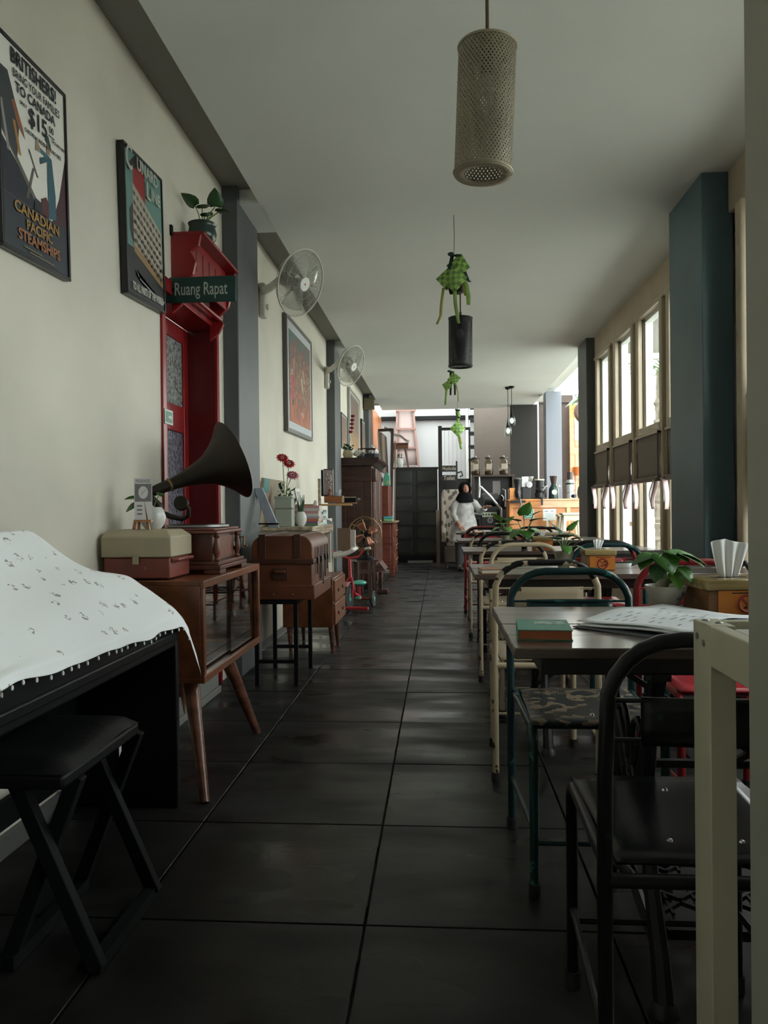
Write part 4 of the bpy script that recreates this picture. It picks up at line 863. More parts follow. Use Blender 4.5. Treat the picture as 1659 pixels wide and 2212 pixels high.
part(t, 'box', MB().box(-.09, .09, -.06, .04, 0, .19), M('tan_box', (.14, .11, .06), .6), bev=.006); part(t, 'bracket', MB().box(-.03, .03, .03, .052, .05, .15), BLACK); part(t, 'grille', MB().box(-.075, .075, -.064, -.06, .015, .175), M('tan_grille', (.10, .085, .05), .8))

# ================================================================ TABLES AND CHAIRS
CRM = chipped('cream_enamel', (.46, .38, .26), (.05, .03, .02), .36, .35, 22); CRMW = chipped('worn_cream_enamel', (.46, .39, .27), (.012, .012, .012), .53, .4, 16)
GRN = chipped('dark_green_enamel', (.012, .038, .040), (.03, .12, .11), .33, .22, 20); BLK = chipped('black_enamel', (.005, .006, .0065), (.01, .03, .027), .33, .30, 18)
REDC = chipped('red_enamel', (.20, .014, .018), (.05, .02, .02), .34, .28, 20); REDS = M('red_seat_enamel', (.34, .02, .03), .25, var=.2)
RUB = M('black_rubber', (.014, .014, .014), .8); MOT = chipped('mottled_seat', (.012, .017, .018), (.16, .12, .08), .45, .35, 26)
def chair(label, x, y, face, fm, sm, top=None):
    """tubular steel chair; face=+1 looks to +Y (its back toward the camera), -1 looks at the camera"""
    t = thing('tubular_chair', label, 'chair', (x, y, 0), 0 if face > 0 else PI, 'tubular chairs at the tables')
    w, r = .19, .0125; lo, hi = [], []
    def bp(z): return -.02 * max(0, (z - .43)) / .4
    for s in (-1, 1):
        part(t, 'rear_leg', MB().tube([(s * w, .0, .02), (s * w, 0, .43)], r, 10), fm)
        part(t, 'front_leg', MB().tube([(s * (w - .02), .43, .02), (s * (w - .02), .43, .40)] + [(s * (w - .02), .43 - .04 * (1 - math.cos(a)), .40 + .04 * math.sin(a)) for a in (PI / 6, PI / 3, PI / 2)] + [(s * (w - .012), .02, .44)], r, 10), fm)
        for yy, ww in ((0, w), (.43, w - .02)): part(t, 'foot_cap', MB().cyl((s * ww, yy, 0), (s * ww, yy, .035), .0165, n=12), RUB)
        part(t, 'side_stretcher', MB().cyl((s * w, 0, .17), (s * (w - .02), .43, .17), .007, n=8), fm)
    R0 = .115; pts = [(-w, bp(.43), .43), (-w, bp(.60), .60)] + [(-w + R0 - R0 * math.cos(a), bp(.79), .705 + R0 * math.sin(a)) for a in [PI / 12 * k for k in range(1, 7)]]
    pts += [(-p[0], p[1], p[2]) for p in reversed(pts)]
    if top:
        part(t, 'back_post', MB().tube(pts[:4], r, 10), fm); part(t, 'back_post', MB().tube(pts[-4:], r, 10), fm); part(t, 'top_rail', MB().tube(pts[3:-3], r, 10), top, label='worn dark paint on the top rail')
    else: part(t, 'back_frame', MB().tube(pts, r, 10), fm)
    part(t, 'backrest', MB().grid(lambda u, v: (-.135 + .27 * u, bp(.7) - .012 * math.sin(PI * u), .655 + .075 * v), 10, 3), fm, solid=.005)
    part(t, 'back_rod', MB().cyl((-w, bp(.66), .662), (w, bp(.66), .662), .004, n=6), fm); part(t, 'back_rod', MB().cyl((-w, bp(.72), .725), (w, bp(.72), .725), .004, n=6), fm)
    def sp(u, v):
        xx = (-.165 + .33 * u) * (1 + .04 * v); e = min(u, 1 - u, v, 1 - v)
        return (xx, .025 + .40 * v, .452 + .006 * (min(1, e * 8)) - .008 * math.sin(PI * u) * math.sin(PI * v))
    s_ = part(t, 'seat', MB().grid(sp, 10, 10), sm, solid=.006)
    
    for rx, ry in ((-.06, .10), (.06, .10), (0, .34)): part(s_, 'rivet', MB().ell((rx, ry, .456), .006, 6, 4), M('chrome', 0))
    part(t, 'seat_bar', MB().cyl((-w, .0, .435), (w, .0, .435), .0115, n=10), fm); part(t, 'seat_bar', MB().cyl((-w + .02, .385, .44), (w - .02, .385, .44), .010, n=10), fm)
    part(t, 'front_stretcher', MB().cyl((-w + .02, .43, .14), (w - .02, .43, .14), .006, n=8), fm)
    return t
chair('black tubular chair nearest the camera, its wide backrest toward us', .445, 1.24, 1, BLK, BLK)
chair('glossy dark green tubular chair facing us behind the nearest table', .41, 2.48, -1, GRN, MOT)
chair('cream tubular chair with a worn blackened top, back to back with the dark green one', .39, 2.90, 1, CRM, CRM, CRMW)
chair('cream tubular chair tucked under the far side of the second table', .465, 4.22, -1, CRM, CRM)
chair('cream tubular chair with a chipped top rail, pulled up to the third table', .425, 4.56, 1, CRM, CRM, CRMW)
chair('black tubular chair on the far side of the third table, aisle end', .48, 5.90, -1, BLK, MOT)
chair('pale tubular chair with a dark worn top, pulled up to the fourth table', .425, 6.09, 1, CRM, CRM, CRMW)
chair('red tubular chair with a dark top rail on the far side of the fourth table', .43, 7.45, -1, REDC, REDS, BLK)
chair('red tubular chair pulled up to the fifth and last table', .44, 7.85, 1, REDC, REDS)
chair('red tubular chair facing us at the nearest table, behind the plant bowl', .905, 2.86, -1, REDC, REDS)
chair('dark green tubular chair on the far side of the second table, window end', .88, 4.12, -1, GRN, MOT)
chair('black topped red tubular chair with its back to the second table, window end', .92, 4.50, 1, REDC, REDS, BLK)
chair('cream tubular chair on the far side of the third table, window end', .875, 5.78, -1, CRM, CRM, CRM)
chair('black tubular chair on the far side of the fourth table, window end', .98, 7.36, -1, BLK, MOT)
chair('black tubular chair pulled up to the fifth table, window end', .92, 7.62, 1, BLK, MOT)
TOPW = M('worn_table_wood', (.080, .056, .045), .32, var=.42, scale=2.2, stretch=(1.2, 10, 10), bump=.05, coat=.6); EDGE = wood('table_edge_wood', (.014, .010, .008), .45, .4, 3, (1.5, 10, 10)); IRN = M('cast_iron_black', (.010, .011, .011), .45, .3)
def treadle_table(label, x0, y0, length, depth, first=False):
    t = thing('treadle_table', label, 'table', (x0, y0, 0), 0, 'plank tables on treadle bases')
    nb = 4; bw = depth / nb
    for i in range(nb): part(t, 'plank', MB().box(0, length, i * bw + .0015, (i + 1) * bw - .0015, .728, .75 - .0008 * (i % 2)), TOPW, bev=.0025, seg=1)
    part(t, 'apron', MB().box(.06, length - .06, .06, .08, .685, .7275).box(.06, length - .06, depth - .08, depth - .06, .685, .7275).box(.06, .08, .08, depth - .08, .685, .7275).box(length - .08, length - .06, .08, depth - .08, .685, .7275), EDGE, bev=.002)
    ym = depth / 2
    for xs in (.30, length - .30):                    # cast iron side frames
        mb = MB()
        for s in (-1, 1):
            mb.tube([(xs, ym + s * .26, .02), (xs, ym + s * .235, .10), (xs, ym + s * .17, .22), (xs, ym + s * .135, .38), (xs, ym + s * .17, .54), (xs, ym + s * .235, .68)], [.022, .02, .017, .016, .017, .02], 8)
        f = part(t, 'side_frame', mb, IRN)
        part(f, 'top_bar', MB().box(xs - .02, xs + .02, ym - .26, ym + .26, .672, .69), IRN)
        part(f, 'cross_bar', MB().tube([(xs, ym - .23, .10), (xs, ym, .155), (xs, ym + .23, .10)], .013, 8), IRN)
        for s in (-1, 1):
            part(f, 'scroll', MB().tube([(xs, ym + s * .15, .60)] + [(xs, ym + s * (.07 - .055 * math.cos(a)), .47 + .075 * math.sin(a)) for a in [k * PI / 6 - PI / 2 for k in range(0, 10)]] + [(xs, ym + s * .02, .30), (xs, ym + s * .12, .24)], .008, 6), IRN)
            part(f, 'diagonal', MB().tube([(xs, ym + s * .22, .64), (xs, ym, .40), (xs, ym - s * .15, .22)], .009, 6), IRN)
            part(f, 'foot', MB().lathe([(0, 0), (.032, 0), (.026, .02), (.016, .03)], (xs, ym + s * .26, 0), n=10), IRN)
    part(t, 'tie_rod', MB().bar((.30, ym + .13, .38), (length - .30, ym + .13, .38), .018).bar((.30, ym + .13, .62), (length - .30, ym + .13, .20), .014).bar((.30, ym + .13, .20), (length - .30, ym + .13, .62), .014), IRN)
    # treadle plate with a woven lattice of iron
    xa, xb, ya, yb = .34, length - .34, ym - .14, ym + .14
    tp = part(t, 'treadle', MB().bar((xa, ya, .10), (xb, ya, .10), .022).bar((xa, yb, .13), (xb, yb, .13), .022).bar((xa, ya, .10), (xa, yb, .13), .022).bar((xb, ya, .10), (xb, yb, .13), .022), IRN)
    mb = MB(); nx, ny = 9, 5
    for i in range(nx):
        for j in range(ny):
            cx = xa + (i + .5) * (xb - xa) / nx; cy = ya + (j + .5) * (yb - ya) / ny; z = .10 + .03 * (cy - ya) / (yb - ya); hx = (xb - xa) / nx / 2; hy = (yb - ya) / ny / 2; k = 1 if (i + j) % 2 else -1
            mb.bar((cx - hx, cy - k * hy, z), (cx + hx, cy + k * hy, z), .009, .010); mb.bar((cx, cy - hy, z), (cx, cy + hy, z), .006, .008)
    part(tp, 'lattice', mb, IRN, kind='stuff')
    wh = part(t, 'flywheel', MB().tube([(length - .345, ym + .02 + .15 * math.cos(2 * PI * k / 28), .36 + .15 * math.sin(2 * PI * k / 28)) for k in range(28)], .011, 8, True), IRN)
    mb = MB()
    for k in range(5): a = 2 * PI * k / 5; mb.tube([(length - .345, ym + .02, .36), (length - .345, ym + .02 + .08 * math.cos(a + .35), .36 + .08 * math.sin(a + .35)), (length - .345, ym + .02 + .15 * math.cos(a), .36 + .15 * math.sin(a))], .008, 6)
    part(wh, 'spokes', mb, IRN); part(wh, 'axle', MB().cyl((length - .40, ym + .02, .36), (length - .30, ym + .02, .36), .016, n=10), IRN)
    return t
treadle_table('nearest dark plank table with open papers, a green book and a plant bowl on it', .143, 1.53, 1.25, .64)
treadle_table('second dark plank table from the camera, on a cast iron treadle base', .140, 3.19, 1.25, .60)
treadle_table('third dark plank table, with the tallest potted plant at its middle', .145, 4.83, 1.22, .58)
treadle_table('fourth dark plank table from the camera, its left end beside a red chair', .145, 6.36, 1.22, .58)
treadle_table('fifth and farthest dark plank table in the row', .175, 8.32, 1.2, .5)

# ---------------------------------------------------------------- things on the tables
b = thing('book', 'thin green covered pocket book with orange page edges on the nearest table', 'book', (.222, 1.69, .7505), math.radians(-4))
part(b, 'cover', MB().box(-.055, .055, -.075, .075, 0, .002).box(-.055, .055, -.075, .075, .020, .022).box(-.057, -.055, -.075, .075, 0, .022), M('cover_jade', (.06, .22, .16), .5)); part(b, 'pages', MB().box(-.0548, .053, -.073, .073, .0021, .0199), M('orange_edges', (.42, .13, .06), .8))
part(b, 'printed_panel', MB().box(-.02, .045, .0, .05, .0221, .0224), M('panel_pale', (.30, .38, .33), .7, var=.5, scale=60))
pp = thing('open_papers', 'open sheaf of printed white papers lying across the nearest table', 'papers', (.535, 1.825, .7505), math.radians(44))
PW = M('paper_white', (.82, .86, .90), .8)
def sheet(z0, lift, dx, dy, ang):
    def f(u, v):
        x = -.18 + .36 * u; y = -.135 + .27 * v
        z = z0 + lift * (math.sin(PI * min(1, u * 1.15)) ** 2) * .5 + .004 * math.sin(v * 5 + u * 3) + .003
        c, s = math.cos(ang), math.sin(ang); return (dx + x * c - y * s, dy + x * s + y * c, z)
    return f
for i, (z0, lift, dx, dy, a) in enumerate(((.003, .01, .02, -.02, -.06), (.007, .014, .0, .0, .03), (.012, .02, .015, .01, -.02))): part(pp, 'sheet', MB().grid(sheet(z0, lift, dx, dy, a), 12, 8), PW, solid=.001)
part(pp, 'folder', MB().box(-.19, .17, -.145, .14, 0, .003), M('folder_slate', (.16, .19, .22), .6))
INK = M('ink_grey', (.30, .32, .35), .8); mb = MB(); f = sheet(.012, .02, .015, .01, -.02)
for r in range(9):
    for c in range(6):
        if R.random() < .25: continue
        u0, v0 = .12 + c * .13, .14 + r * .085; w = R.uniform(.03, .09); q = [Vector(f(u, v)) + Vector((0, 0, .0012)) for u, v in ((u0, v0), (u0 + w, v0), (u0 + w, v0 + .018), (u0, v0 + .018))]; mb.poly(q)
part(pp, 'printed_lines', mb, INK, smooth=False, kind='stuff', fix=False)
def plant_bowl(label, loc, r, h, mat, leaves, name='potted_plant', speck=True):
    t = thing(name, label, 'plant', loc)
    part(t, 'bowl', MB().lathe([(0, 0), (r * .5, 0), (r * .55, .006), (r * .78, h * .45), (r * .96, h * .85), (r, h), (r * .95, h), (r * .9, h * .85), (0, h * .8)], n=26), mat)
    part(t, 'soil', MB().lathe([(r * .9, h * .84), (r * .5, h * .88), (0, h * .9)], n=18), M('soil', (.03, .02, .014), .95, var=.5, scale=40, bump=.5))
    sprig(t, (0, 0, h * .85), leaves, .0026)
    return t
BOWL = M('speckled_bowl', (.42, .40, .34), .35, var=.12, scale=14)
L = lambda b, d, s, m=LEAF, tl=0.: (b, d, s, m, tl)
t = plant_bowl('leafy green pothos in a cream bowl with a worn grey flower print, nearest table', (.600, 2.105, .7505), .054, .064, BOWL,
    [L((-.012, -.01, .148), (.15, -.75, -.45), .071), L((.03, -.005, .15), (.8, -.5, -.25), .071), L((.01, .02, .155), (.35, -.5, -.1), .071), L((-.035, .0, .14), (-.9, -.3, -.12), .063, LEAFD), L((.03, -.03, .115), (.45, -.6, -.6), .050),
     L((-.02, -.03, .12), (-.5, -.6, -.55), .055, LEAFD), L((.05, .01, .145), (.95, -.25, -.25), .067), L((.012, -.035, .10), (.2, -.6, -.75), .046, LEAFL), L((-.03, .01, .148), (-.55, -.5, -.3), .067)])
for x, z in ((.012, .045), (.032, .046), (.022, .034)): part(t, 'flower_print', MB().ell((x, -.0445 + abs(x) * .28, z), (.007, .0035, .006), 8, 5), M('print_grey', (.10, .11, .11), .5))
part(t, 'dry_leaf', MB().add([(-.035, -.02, .055), (-.01, -.03, .058), (-.005, -.02, .085), (-.03, -.015, .08)], [(0, 1, 2, 3)]), M('dry_leaf', (.45, .40, .30), .8), solid=.001)
plant_bowl('dark leaved pothos in a grey speckled cup beside the orange tissue box, second table', (.545, 3.46, .7505), .044, .078, M('grey_cup', (.30, .28, .22), .5, var=.3, scale=20),
    [L((-.03, -.02, .13), (-.7, -.5, .3), .075, LEAFD), L((.0, -.03, .14), (.1, -.7, .3), .07, LEAFD), L((.04, -.02, .13), (.8, -.5, .3), .075, LEAFD), L((.03, .0, .17), (.3, -.3, .7), .06, LEAF), L((-.01, .01, .15), (-.3, .1, .6), .065, LEAFD), L((.055, -.01, .10), (.9, -.3, -.3), .06, LEAFD), L((.0, -.05, .10), (.2, -.8, -.4), .05, LEAF)])
plant_bowl('tallest table plant, rising broad leaves in a small dark pot on the third table', (.552, 5.12, .7505), .035, .06, M('dark_pot', (.05, .035, .025), .5),
    [L((.0, 0, .22), (.2, -.4, .9), .105, LEAF), L((-.04, 0, .18), (-.8, -.4, .3), .105, LEAFD), L((.05, 0, .18), (.8, -.4, .35), .10, LEAFD), L((.04, .0, .13), (.8, -.5, -.2), .095, LEAF), L((-.03, -.02, .12), (-.7, -.6, -.3), .10, LEAF), L((.01, -.03, .12), (.1, -.8, -.3), .10, LEAF), L((.06, 0, .22), (.7, -.2, .5), .07, LEAFD)])
plant_bowl('light lime green leafy plant in a grey bowl on the fourth table', (.555, 6.6, .7505), .06, .07, M('grey_cup', 0),
    [L((-.05, 0, .16), (-.5, -.4, .7), .10, LEAFL), L((-.02, -.02, .13), (-.7, -.6, .2), .09, LEAFL), L((.02, 0, .15), (.4, -.5, .6), .085, LEAF), L((.05, 0, .12), (.8, -.5, .2), .085, LEAF), L((.01, -.03, .10), (.2, -.8, -.2), .08, LEAFL), L((-.05, -.01, .10), (-.9, -.3, -.2), .08, LEAF)])
WD = wood('tissue_box_wood', (.34, .25, .11), .5, .2, 3); SIDE = wood('tissue_box_side', (.16, .075, .03), .5, .3, 3); ORG = M('orange_notice', (.52, .17, .02), .5); SRED = M('sign_red', (.30, .025, .02), .5)
def tissue_box(label, loc, w, d, h, th, tissue=True, tilt=0., front_sign=True):
    t = thing('tissue_box', label, 'tissue box', loc, tilt, 'wooden tissue boxes')
    part(t, 'body', MB().box(-w / 2, w / 2, -d / 2, d / 2, 0, h * .70), SIDE, bev=.002)
    part(t, 'lid', MB().box(-w / 2 - .005, w / 2 + .005, -d / 2 - .006, d / 2 + .005, h * .70, h), WD, bev=.004)
    part(t, 'slot', MB().box(-w * .25, w * .25, -.012, .012, h, h + .0006), BLACK)
    if front_sign:
        n = part(t, 'no_smoking_notice', MB().box(-w * .36, w * .5, -d / 2 - .0012, -d / 2 - .0002, .001, h * .68), ORG)
        cx, cz, r = .01, h * .31, h * .24; yy = -d / 2 - .002
        part(n, 'ring', MB().tube([(cx + r * math.cos(2 * PI * k / 24), yy, cz + r * math.sin(2 * PI * k / 24)) for k in range(24)], h * .035, 4, True), SRED)
        part(n, 'slash', MB().bar((cx - r * .7, yy, cz + r * .7), (cx + r * .7, yy, cz - r * .7), h * .05, .001, up=(0, 1, 0)), SRED)
        part(n, 'cigarette_mark', MB().prism([(cx - r * .5, cz - r * .6), (cx - r * .1, cz - r * .25), (cx + r * .1, cz - r * .6)], yy, yy + .0006).prism([(cx + r * .05, cz + r * .3), (cx + r * .35, cz + r * .6), (cx + r * .6, cz + r * .3)], yy, yy + .0006).prism([(cx + r * .2, cz - r * .5), (cx + r * .55, cz + r * .1), (cx + r * .6, cz - r * .35)], yy, yy + .0006), BLACK)
        part(n, 'heading_line', MB().box(-w * .16, w * .34, yy, yy + .0006, h * .60, h * .63), BLACK)
    if tissue:
        def ts(u, v):
            a = (u - .5); sp = .026 + (.027 * v ** .8); f = .006 * math.sin(u * 19) * (1 - .3 * v) + .01 * a
            return (a * 2 * sp * th / .1 + .004 * v, f, h * .98 + th * v * (1 - .16 * abs(a + .1) * v * 2 + .03 * math.sin(u * 7 + 1) * v))
        part(t, 'tissue', MB().grid(ts, 22, 8), M('tissue_white', (.86, .88, .90), .9), solid=.0015, sub=1)
    return t
tissue_box('large wooden tissue box with a tall white tissue on the nearest table', (.752, 2.075, .7505), .18, .14, .088, .105, True, math.radians(8))
tissue_box('wooden tissue box with an orange no smoking notice on the second table', (.690, 3.44, .7505), .125, .11, .088, .045)
tissue_box('wooden tissue box with a crumpled tissue on the third table', (.650, 4.98, .7505), .12, .10, .085, .04)
tissue_box('small orange wooden box behind the lime plant on the fourth table', (.665, 6.62, .7505), .10, .09, .085, .03, tissue=False)
for lb, loc, rz, c, nm in (('thin wooden edged booklet at the aisle end of the second table', (.21, 3.27, .7505), .1, (.30, .13, .06), 'tan'), ('orange red booklet at the aisle end of the fifth table', (.40, 8.45, .7505), .3, (.55, .14, .06), 'flame'), ('green and white booklet next to the orange red one, fifth table', (.30, 8.42, .7505), -.4, (.25, .32, .26), 'sage'), ('small white folded card on the fifth table beside the booklets', (.50, 8.47, .7505), .2, (.6, .6, .6), 'chalk')):
    b = thing('booklet', lb, 'booklet', loc, rz); part(b, 'cover', MB().box(-.045, .045, -.06, .06, .0, .003).box(-.045, .045, -.06, .06, .016, .019), M('booklet_' + nm, c, .5)); part(b, 'pages', MB().box(-.043, .043, -.058, .058, .0031, .0159), PAGES)
t = thing('shoulder_bag', 'black bag hung from the red chair behind the large tissue box', 'bag', (1.135, 2.80, .42)); BC = M('black_cloth', (.010, .010, .012), .8)
part(t, 'pouch', MB().prism([(-.06, 0), (.08, .01), (.09, .30), (.05, .385), (-.02, .36), (-.055, .25)], -.045, .03, 'xz'), BC, bev=.02, seg=3)
part(t, 'strap', MB().tube([(-.03, .0, .35), (-.045, .05, .40), (-.05, .10, .37), (-.045, .12, .25), (-.02, .04, .10)], .008, 6), BC)

# cream timber stand at the right edge, nearest the camera
STW = M('cream_stand_paint', (.50, .48, .36), .5, var=.08, scale=5)
t = thing('timber_stand', 'cream painted timber stand with bolted corner at the right edge', 'stand', (.374, 1.14, 0))
part(t, 'post', MB().box(0, .036, -.035, .035, 0, .86), STW, bev=.002); part(t, 'side_rail', MB().box(.0, .022, -.175, -.0355, .803, .86), STW, bev=.002)
part(t, 'far_rail', MB().box(.0365, .42, .012, .034, .803, .859), STW, bev=.002); part(t, 'post', MB().box(.42, .456, -.035, .035, 0, .86), STW, bev=.002)
part(t, 'shelf_board', MB().box(.045, .44, -.15, .0, .838, .85), M('white_laminate', (.66, .66, .63), .4), bev=.002)
BOLT = M('zinc_bolt', (.35, .35, .34), .35, .8)
for y, z in ((.015, .838), (-.012, .832)): part(t, 'bolt', MB().cyl((-.0015, y, z), (0, y, z), .005, n=10), BOLT)
for x, y in ((.012, .015), (.022, -.01)): part(t, 'bolt', MB().ell((x, y, .8605), (.006, .006, .002), 10, 4), BOLT)

# ================================================================ HANGING FROM THE CEILING
SHB = M('sand_metal_mesh', (.30, .265, .185), .5, .2, var=.2, scale=6); SHK = M('black_metal_mesh', (.016, .016, .018), .5, .2)
def mesh_lamp(label, loc, r, z0, z1, mat, n, tilt, ring_w, canopy=None):
    x, y = loc; t = thing('pendant_lamp', label, 'lamp', (x, y, 2.91))
    tl = Matrix.Rotation(math.radians(tilt), 3, 'Y'); P0 = Vector((0, 0, -(2.91 - z1) - .0))
    def T(p): return P0 + tl @ Vector(p)
    H = z1 - z0; cd = part(t, 'cord', MB().tube([(0, 0, -.0), (0, 0, P0.z * .5), T((0, 0, 0))], .006, 8), M('brown_cord', (.10, .065, .03), .7))
    if canopy: part(t, 'canopy', MB().lathe([(0, 0), (canopy, 0), (canopy * .9, -.045), (canopy * .6, -.065), (0, -.067)], n=20), SHK)
    part(t, 'cord_grip', MB().cyl(T((0, 0, .05)), T((0, 0, -.002)), .011, n=10), M('brown_cord', 0))
    mb = MB(); turns = H / (2 * PI * r) * .72; m = 18; w = .50 * 2 * PI * r / n / 2
    for s in (-1, 1):
        for k in range(n):
            a0 = 2 * PI * k / n; rr = r + .0006 * s; vs = []
            for j in range(m + 1):
                a = a0 + s * 2 * PI * turns * j / m; z = -H * j / m; da = w / r * 1.15
                vs += [T((rr * math.cos(a - da), rr * math.sin(a - da), z)), T((rr * math.cos(a + da), rr * math.sin(a + da), z))]
            mb.add(vs, [(2 * j, 2 * j + 1, 2 * j + 3, 2 * j + 2) for j in range(m)])
    part(t, 'mesh_shade', mb, mat, kind='stuff', fix=False)
    for z in (-.004, -H + .004): part(t, 'rim', MB().tube([T((r * math.cos(2 * PI * k / 40), r * math.sin(2 * PI * k / 40), z)) for k in range(40)], .005, 6, True), mat)
    def ann(u, v): rr = r - ring_w * v; return T((rr * math.cos(2 * PI * u), rr * math.sin(2 * PI * u), -H - .002))
    part(t, 'bottom_ring', MB().grid(ann, 40, 1), mat, solid=.006)
    def annt(u, v): rr = r * (1 - .9 * v); return T((rr * math.cos(2 * PI * u), rr * math.sin(2 * PI * u), -.002))
    part(t, 'top_plate', MB().grid(annt, 40, 1), mat, solid=.003)
    part(t, 'bulb_holder', MB().cyl(T((0, 0, -.01)), T((0, 0, -.09)), .02, n=14), SHK); part(t, 'bulb', MB().ell(T((0, 0, -.13)), (.03, .03, .04), 14, 8), M('frosted_bulb', (.55, .55, .52), .25))
mesh_lamp('large sand coloured perforated drum pendant lamp, nearest the camera', (.178, 2.66), .098, 2.168, 2.60, SHB, 46, 2.6, .032)
mesh_lamp('black mesh drum pendant lamp hanging halfway down the room', (.19, 6.55), .10, 2.215, 2.625, SHK, 40, 0.5, .03, .055)
t = thing('bulb_pendant', 'pair of bare bulbs in glass sleeves on thin black cords near the counter', 'lamp', (1.12, 12.2, 2.91))
GLS = glass('clear_lamp_glass', (.85, .9, .88)); BULB = M('lit_bulb', (.7, .7, .66), .3)
_p = BULB.node_tree.nodes['Principled BSDF']; _p.inputs['Emission Color'].default_value = (1, .97, .88, 1); _p.inputs['Emission Strength'].default_value = 1.3
for x, y, zb in ((.02, 0, -.42), (-.03, .1, -.57)):
    part(t, 'ceiling_rose', MB().lathe([(0, 0), (.045, 0), (.035, -.03), (0, -.04)], (x, y, 0), n=16), BLACK); part(t, 'cord', MB().cyl((x, y, -.03), (x, y, zb), .005, n=6), BLACK)
    part(t, 'holder', MB().lathe([(.008, zb + .06), (.018, zb), (.03, zb - .06), (0, zb - .06)], (x, y, 0), n=12), BLACK)
    part(t, 'glass_sleeve', MB().lathe([(.045, zb - .06), (.055, zb - .10), (.055, zb - .20)], (x, y, 0), n=16), GLS, solid=.002); part(t, 'bulb', MB().ell((x, y, zb - .12), (.03, .03, .045), 12, 8), BULB)

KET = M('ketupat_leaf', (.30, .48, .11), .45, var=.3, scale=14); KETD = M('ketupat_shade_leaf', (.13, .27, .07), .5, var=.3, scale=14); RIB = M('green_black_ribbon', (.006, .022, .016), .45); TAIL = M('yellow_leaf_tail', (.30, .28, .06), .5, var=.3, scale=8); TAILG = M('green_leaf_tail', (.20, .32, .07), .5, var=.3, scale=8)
def ketupat(label, loc, cord, pouches, ribbons, tails, sc=1.):
    t = thing('ketupat_garland', label, 'decoration', (loc[0], loc[1], 2.91), 0, 'woven ketupat hung along the ceiling')
    part(t, 'cord', MB().tube([(0, 0, 0), (.003, 0, -cord * .5), (0, 0, -cord)], .002, 5), M('brown_cord', 0)); o = Vector((0, 0, -cord))
    for px, py, pz, s in pouches:                     # a woven rhombic pouch: interlaced leaf bands on each face
        c = o + Vector((px, py, pz)) * sc; s *= sc; mb = MB(); mb2 = MB(); n = 5
        rot = Matrix.Rotation(R.uniform(-.3, .3), 3, 'Y') @ Matrix.Rotation(R.uniform(-.5, .5), 3, 'Z')
        for f in (-1, 1):
            for i in range(n):
                for j in range(n):
                    u0, v0, u1, v1 = i / n, j / n, (i + 1) / n, (j + 1) / n
                    def q(u, v, lift=0): a, b = u - .5, v - .5; bulge = (1 - (2 * a) ** 2) * (1 - (2 * b) ** 2); return c + rot @ Vector(((a + b) * s, f * s * (.30 * bulge ** .7 + lift), (b - a) * s))
                    tgt = mb if (i + j) % 2 else mb2; l = .035 if (i + j) % 2 else 0; e = .03 / n * 2
                    ps = [q(u0 + e, v0 + e, l), q(u1 - e, v0 + e, l), q(u1 - e, v1 - e, l), q(u0 + e, v1 - e, l)]
                    tgt.add(ps + [q(u0, v0), q(u1, v0), q(u1, v1), q(u0, v1)], [(0, 1, 2, 3), (0, 4, 5, 1), (1, 5, 6, 2), (2, 6, 7, 3), (3, 7, 4, 0)])
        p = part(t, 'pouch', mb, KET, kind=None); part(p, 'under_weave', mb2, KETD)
    for nm, lst in (('ribbon', ribbons), ('leaf_tail', tails)):
        for pts, w, mm in lst:
            pts = [o + Vector(p) * sc for p in pts]; w *= sc; mb = MB(); vs = []
            for i, p in enumerate(pts): k = w * (1 if i < len(pts) - 1 else .8); vs += [p - Vector((k, .2 * k, 0)), p + Vector((k, .2 * k, 0))]
            mb.add(vs, [(2 * i, 2 * i + 1, 2 * i + 3, 2 * i + 2) for i in range(len(pts) - 1)]); part(t, nm, mb, mm, solid=.0015)
    part(t, 'bow', MB().ell(o + Vector((-.02, 0, -.005)) * sc, (.022 * sc, .012 * sc, .014 * sc), 10, 6).ell(o + Vector((.02, 0, -.015)) * sc, (.026 * sc, .01 * sc, .01 * sc), 10, 6), RIB)
ketupat('nearest green woven ketupat cluster with long yellow tails and dark ribbons', (.108, 5.0), .245, [(.025, .0, -.085, .085), (-.045, .0, -.165, .075), (.0, -.03, -.175, .088)],
    [([(-.01, 0, -.01), (-.03, 0, -.10), (-.045, .01, -.16)], .012, RIB), ([(.03, .01, -.02), (.06, .01, -.10), (.085, .01, -.17), (.10, .01, -.185)], .012, RIB), ([(-.02, .02, -.18), (.0, .02, -.26), (.04, .02, -.25)], .03, RIB)],
    [([(-.07, 0, -.22), (-.085, 0, -.33), (-.09, 0, -.40), (-.115, 0, -.455)], .009, TAIL), ([(.0, -.03, -.23), (.005, -.03, -.33), (.015, -.03, -.40), (.025, -.03, -.46)], .012, TAILG), ([(.04, 0, -.12), (.075, 0, -.20), (.09, 0, -.28), (.09, 0, -.335)], .014, TAILG), ([(.06, .0, -.18), (.065, .0, -.24), (.07, .0, -.275)], .010, TAIL)])
ketupat('middle green ketupat cluster hanging behind the black mesh lamp', (.15, 9.5), .21, [(.04, 0, -.10, .085), (-.045, 0, -.18, .07)],
    [([(0, 0, 0), (0, 0, -.16), (-.005, 0, -.30)], .014, RIB), ([(.04, 0, -.1), (.05, 0, -.2), (.05, 0, -.30)], .014, RIB)], [([(-.05, 0, -.2), (-.06, 0, -.30), (-.07, 0, -.42)], .013, TAILG), ([(.06, 0, -.15), (.085, 0, -.27), (.09, 0, -.38)], .006, TAIL)])
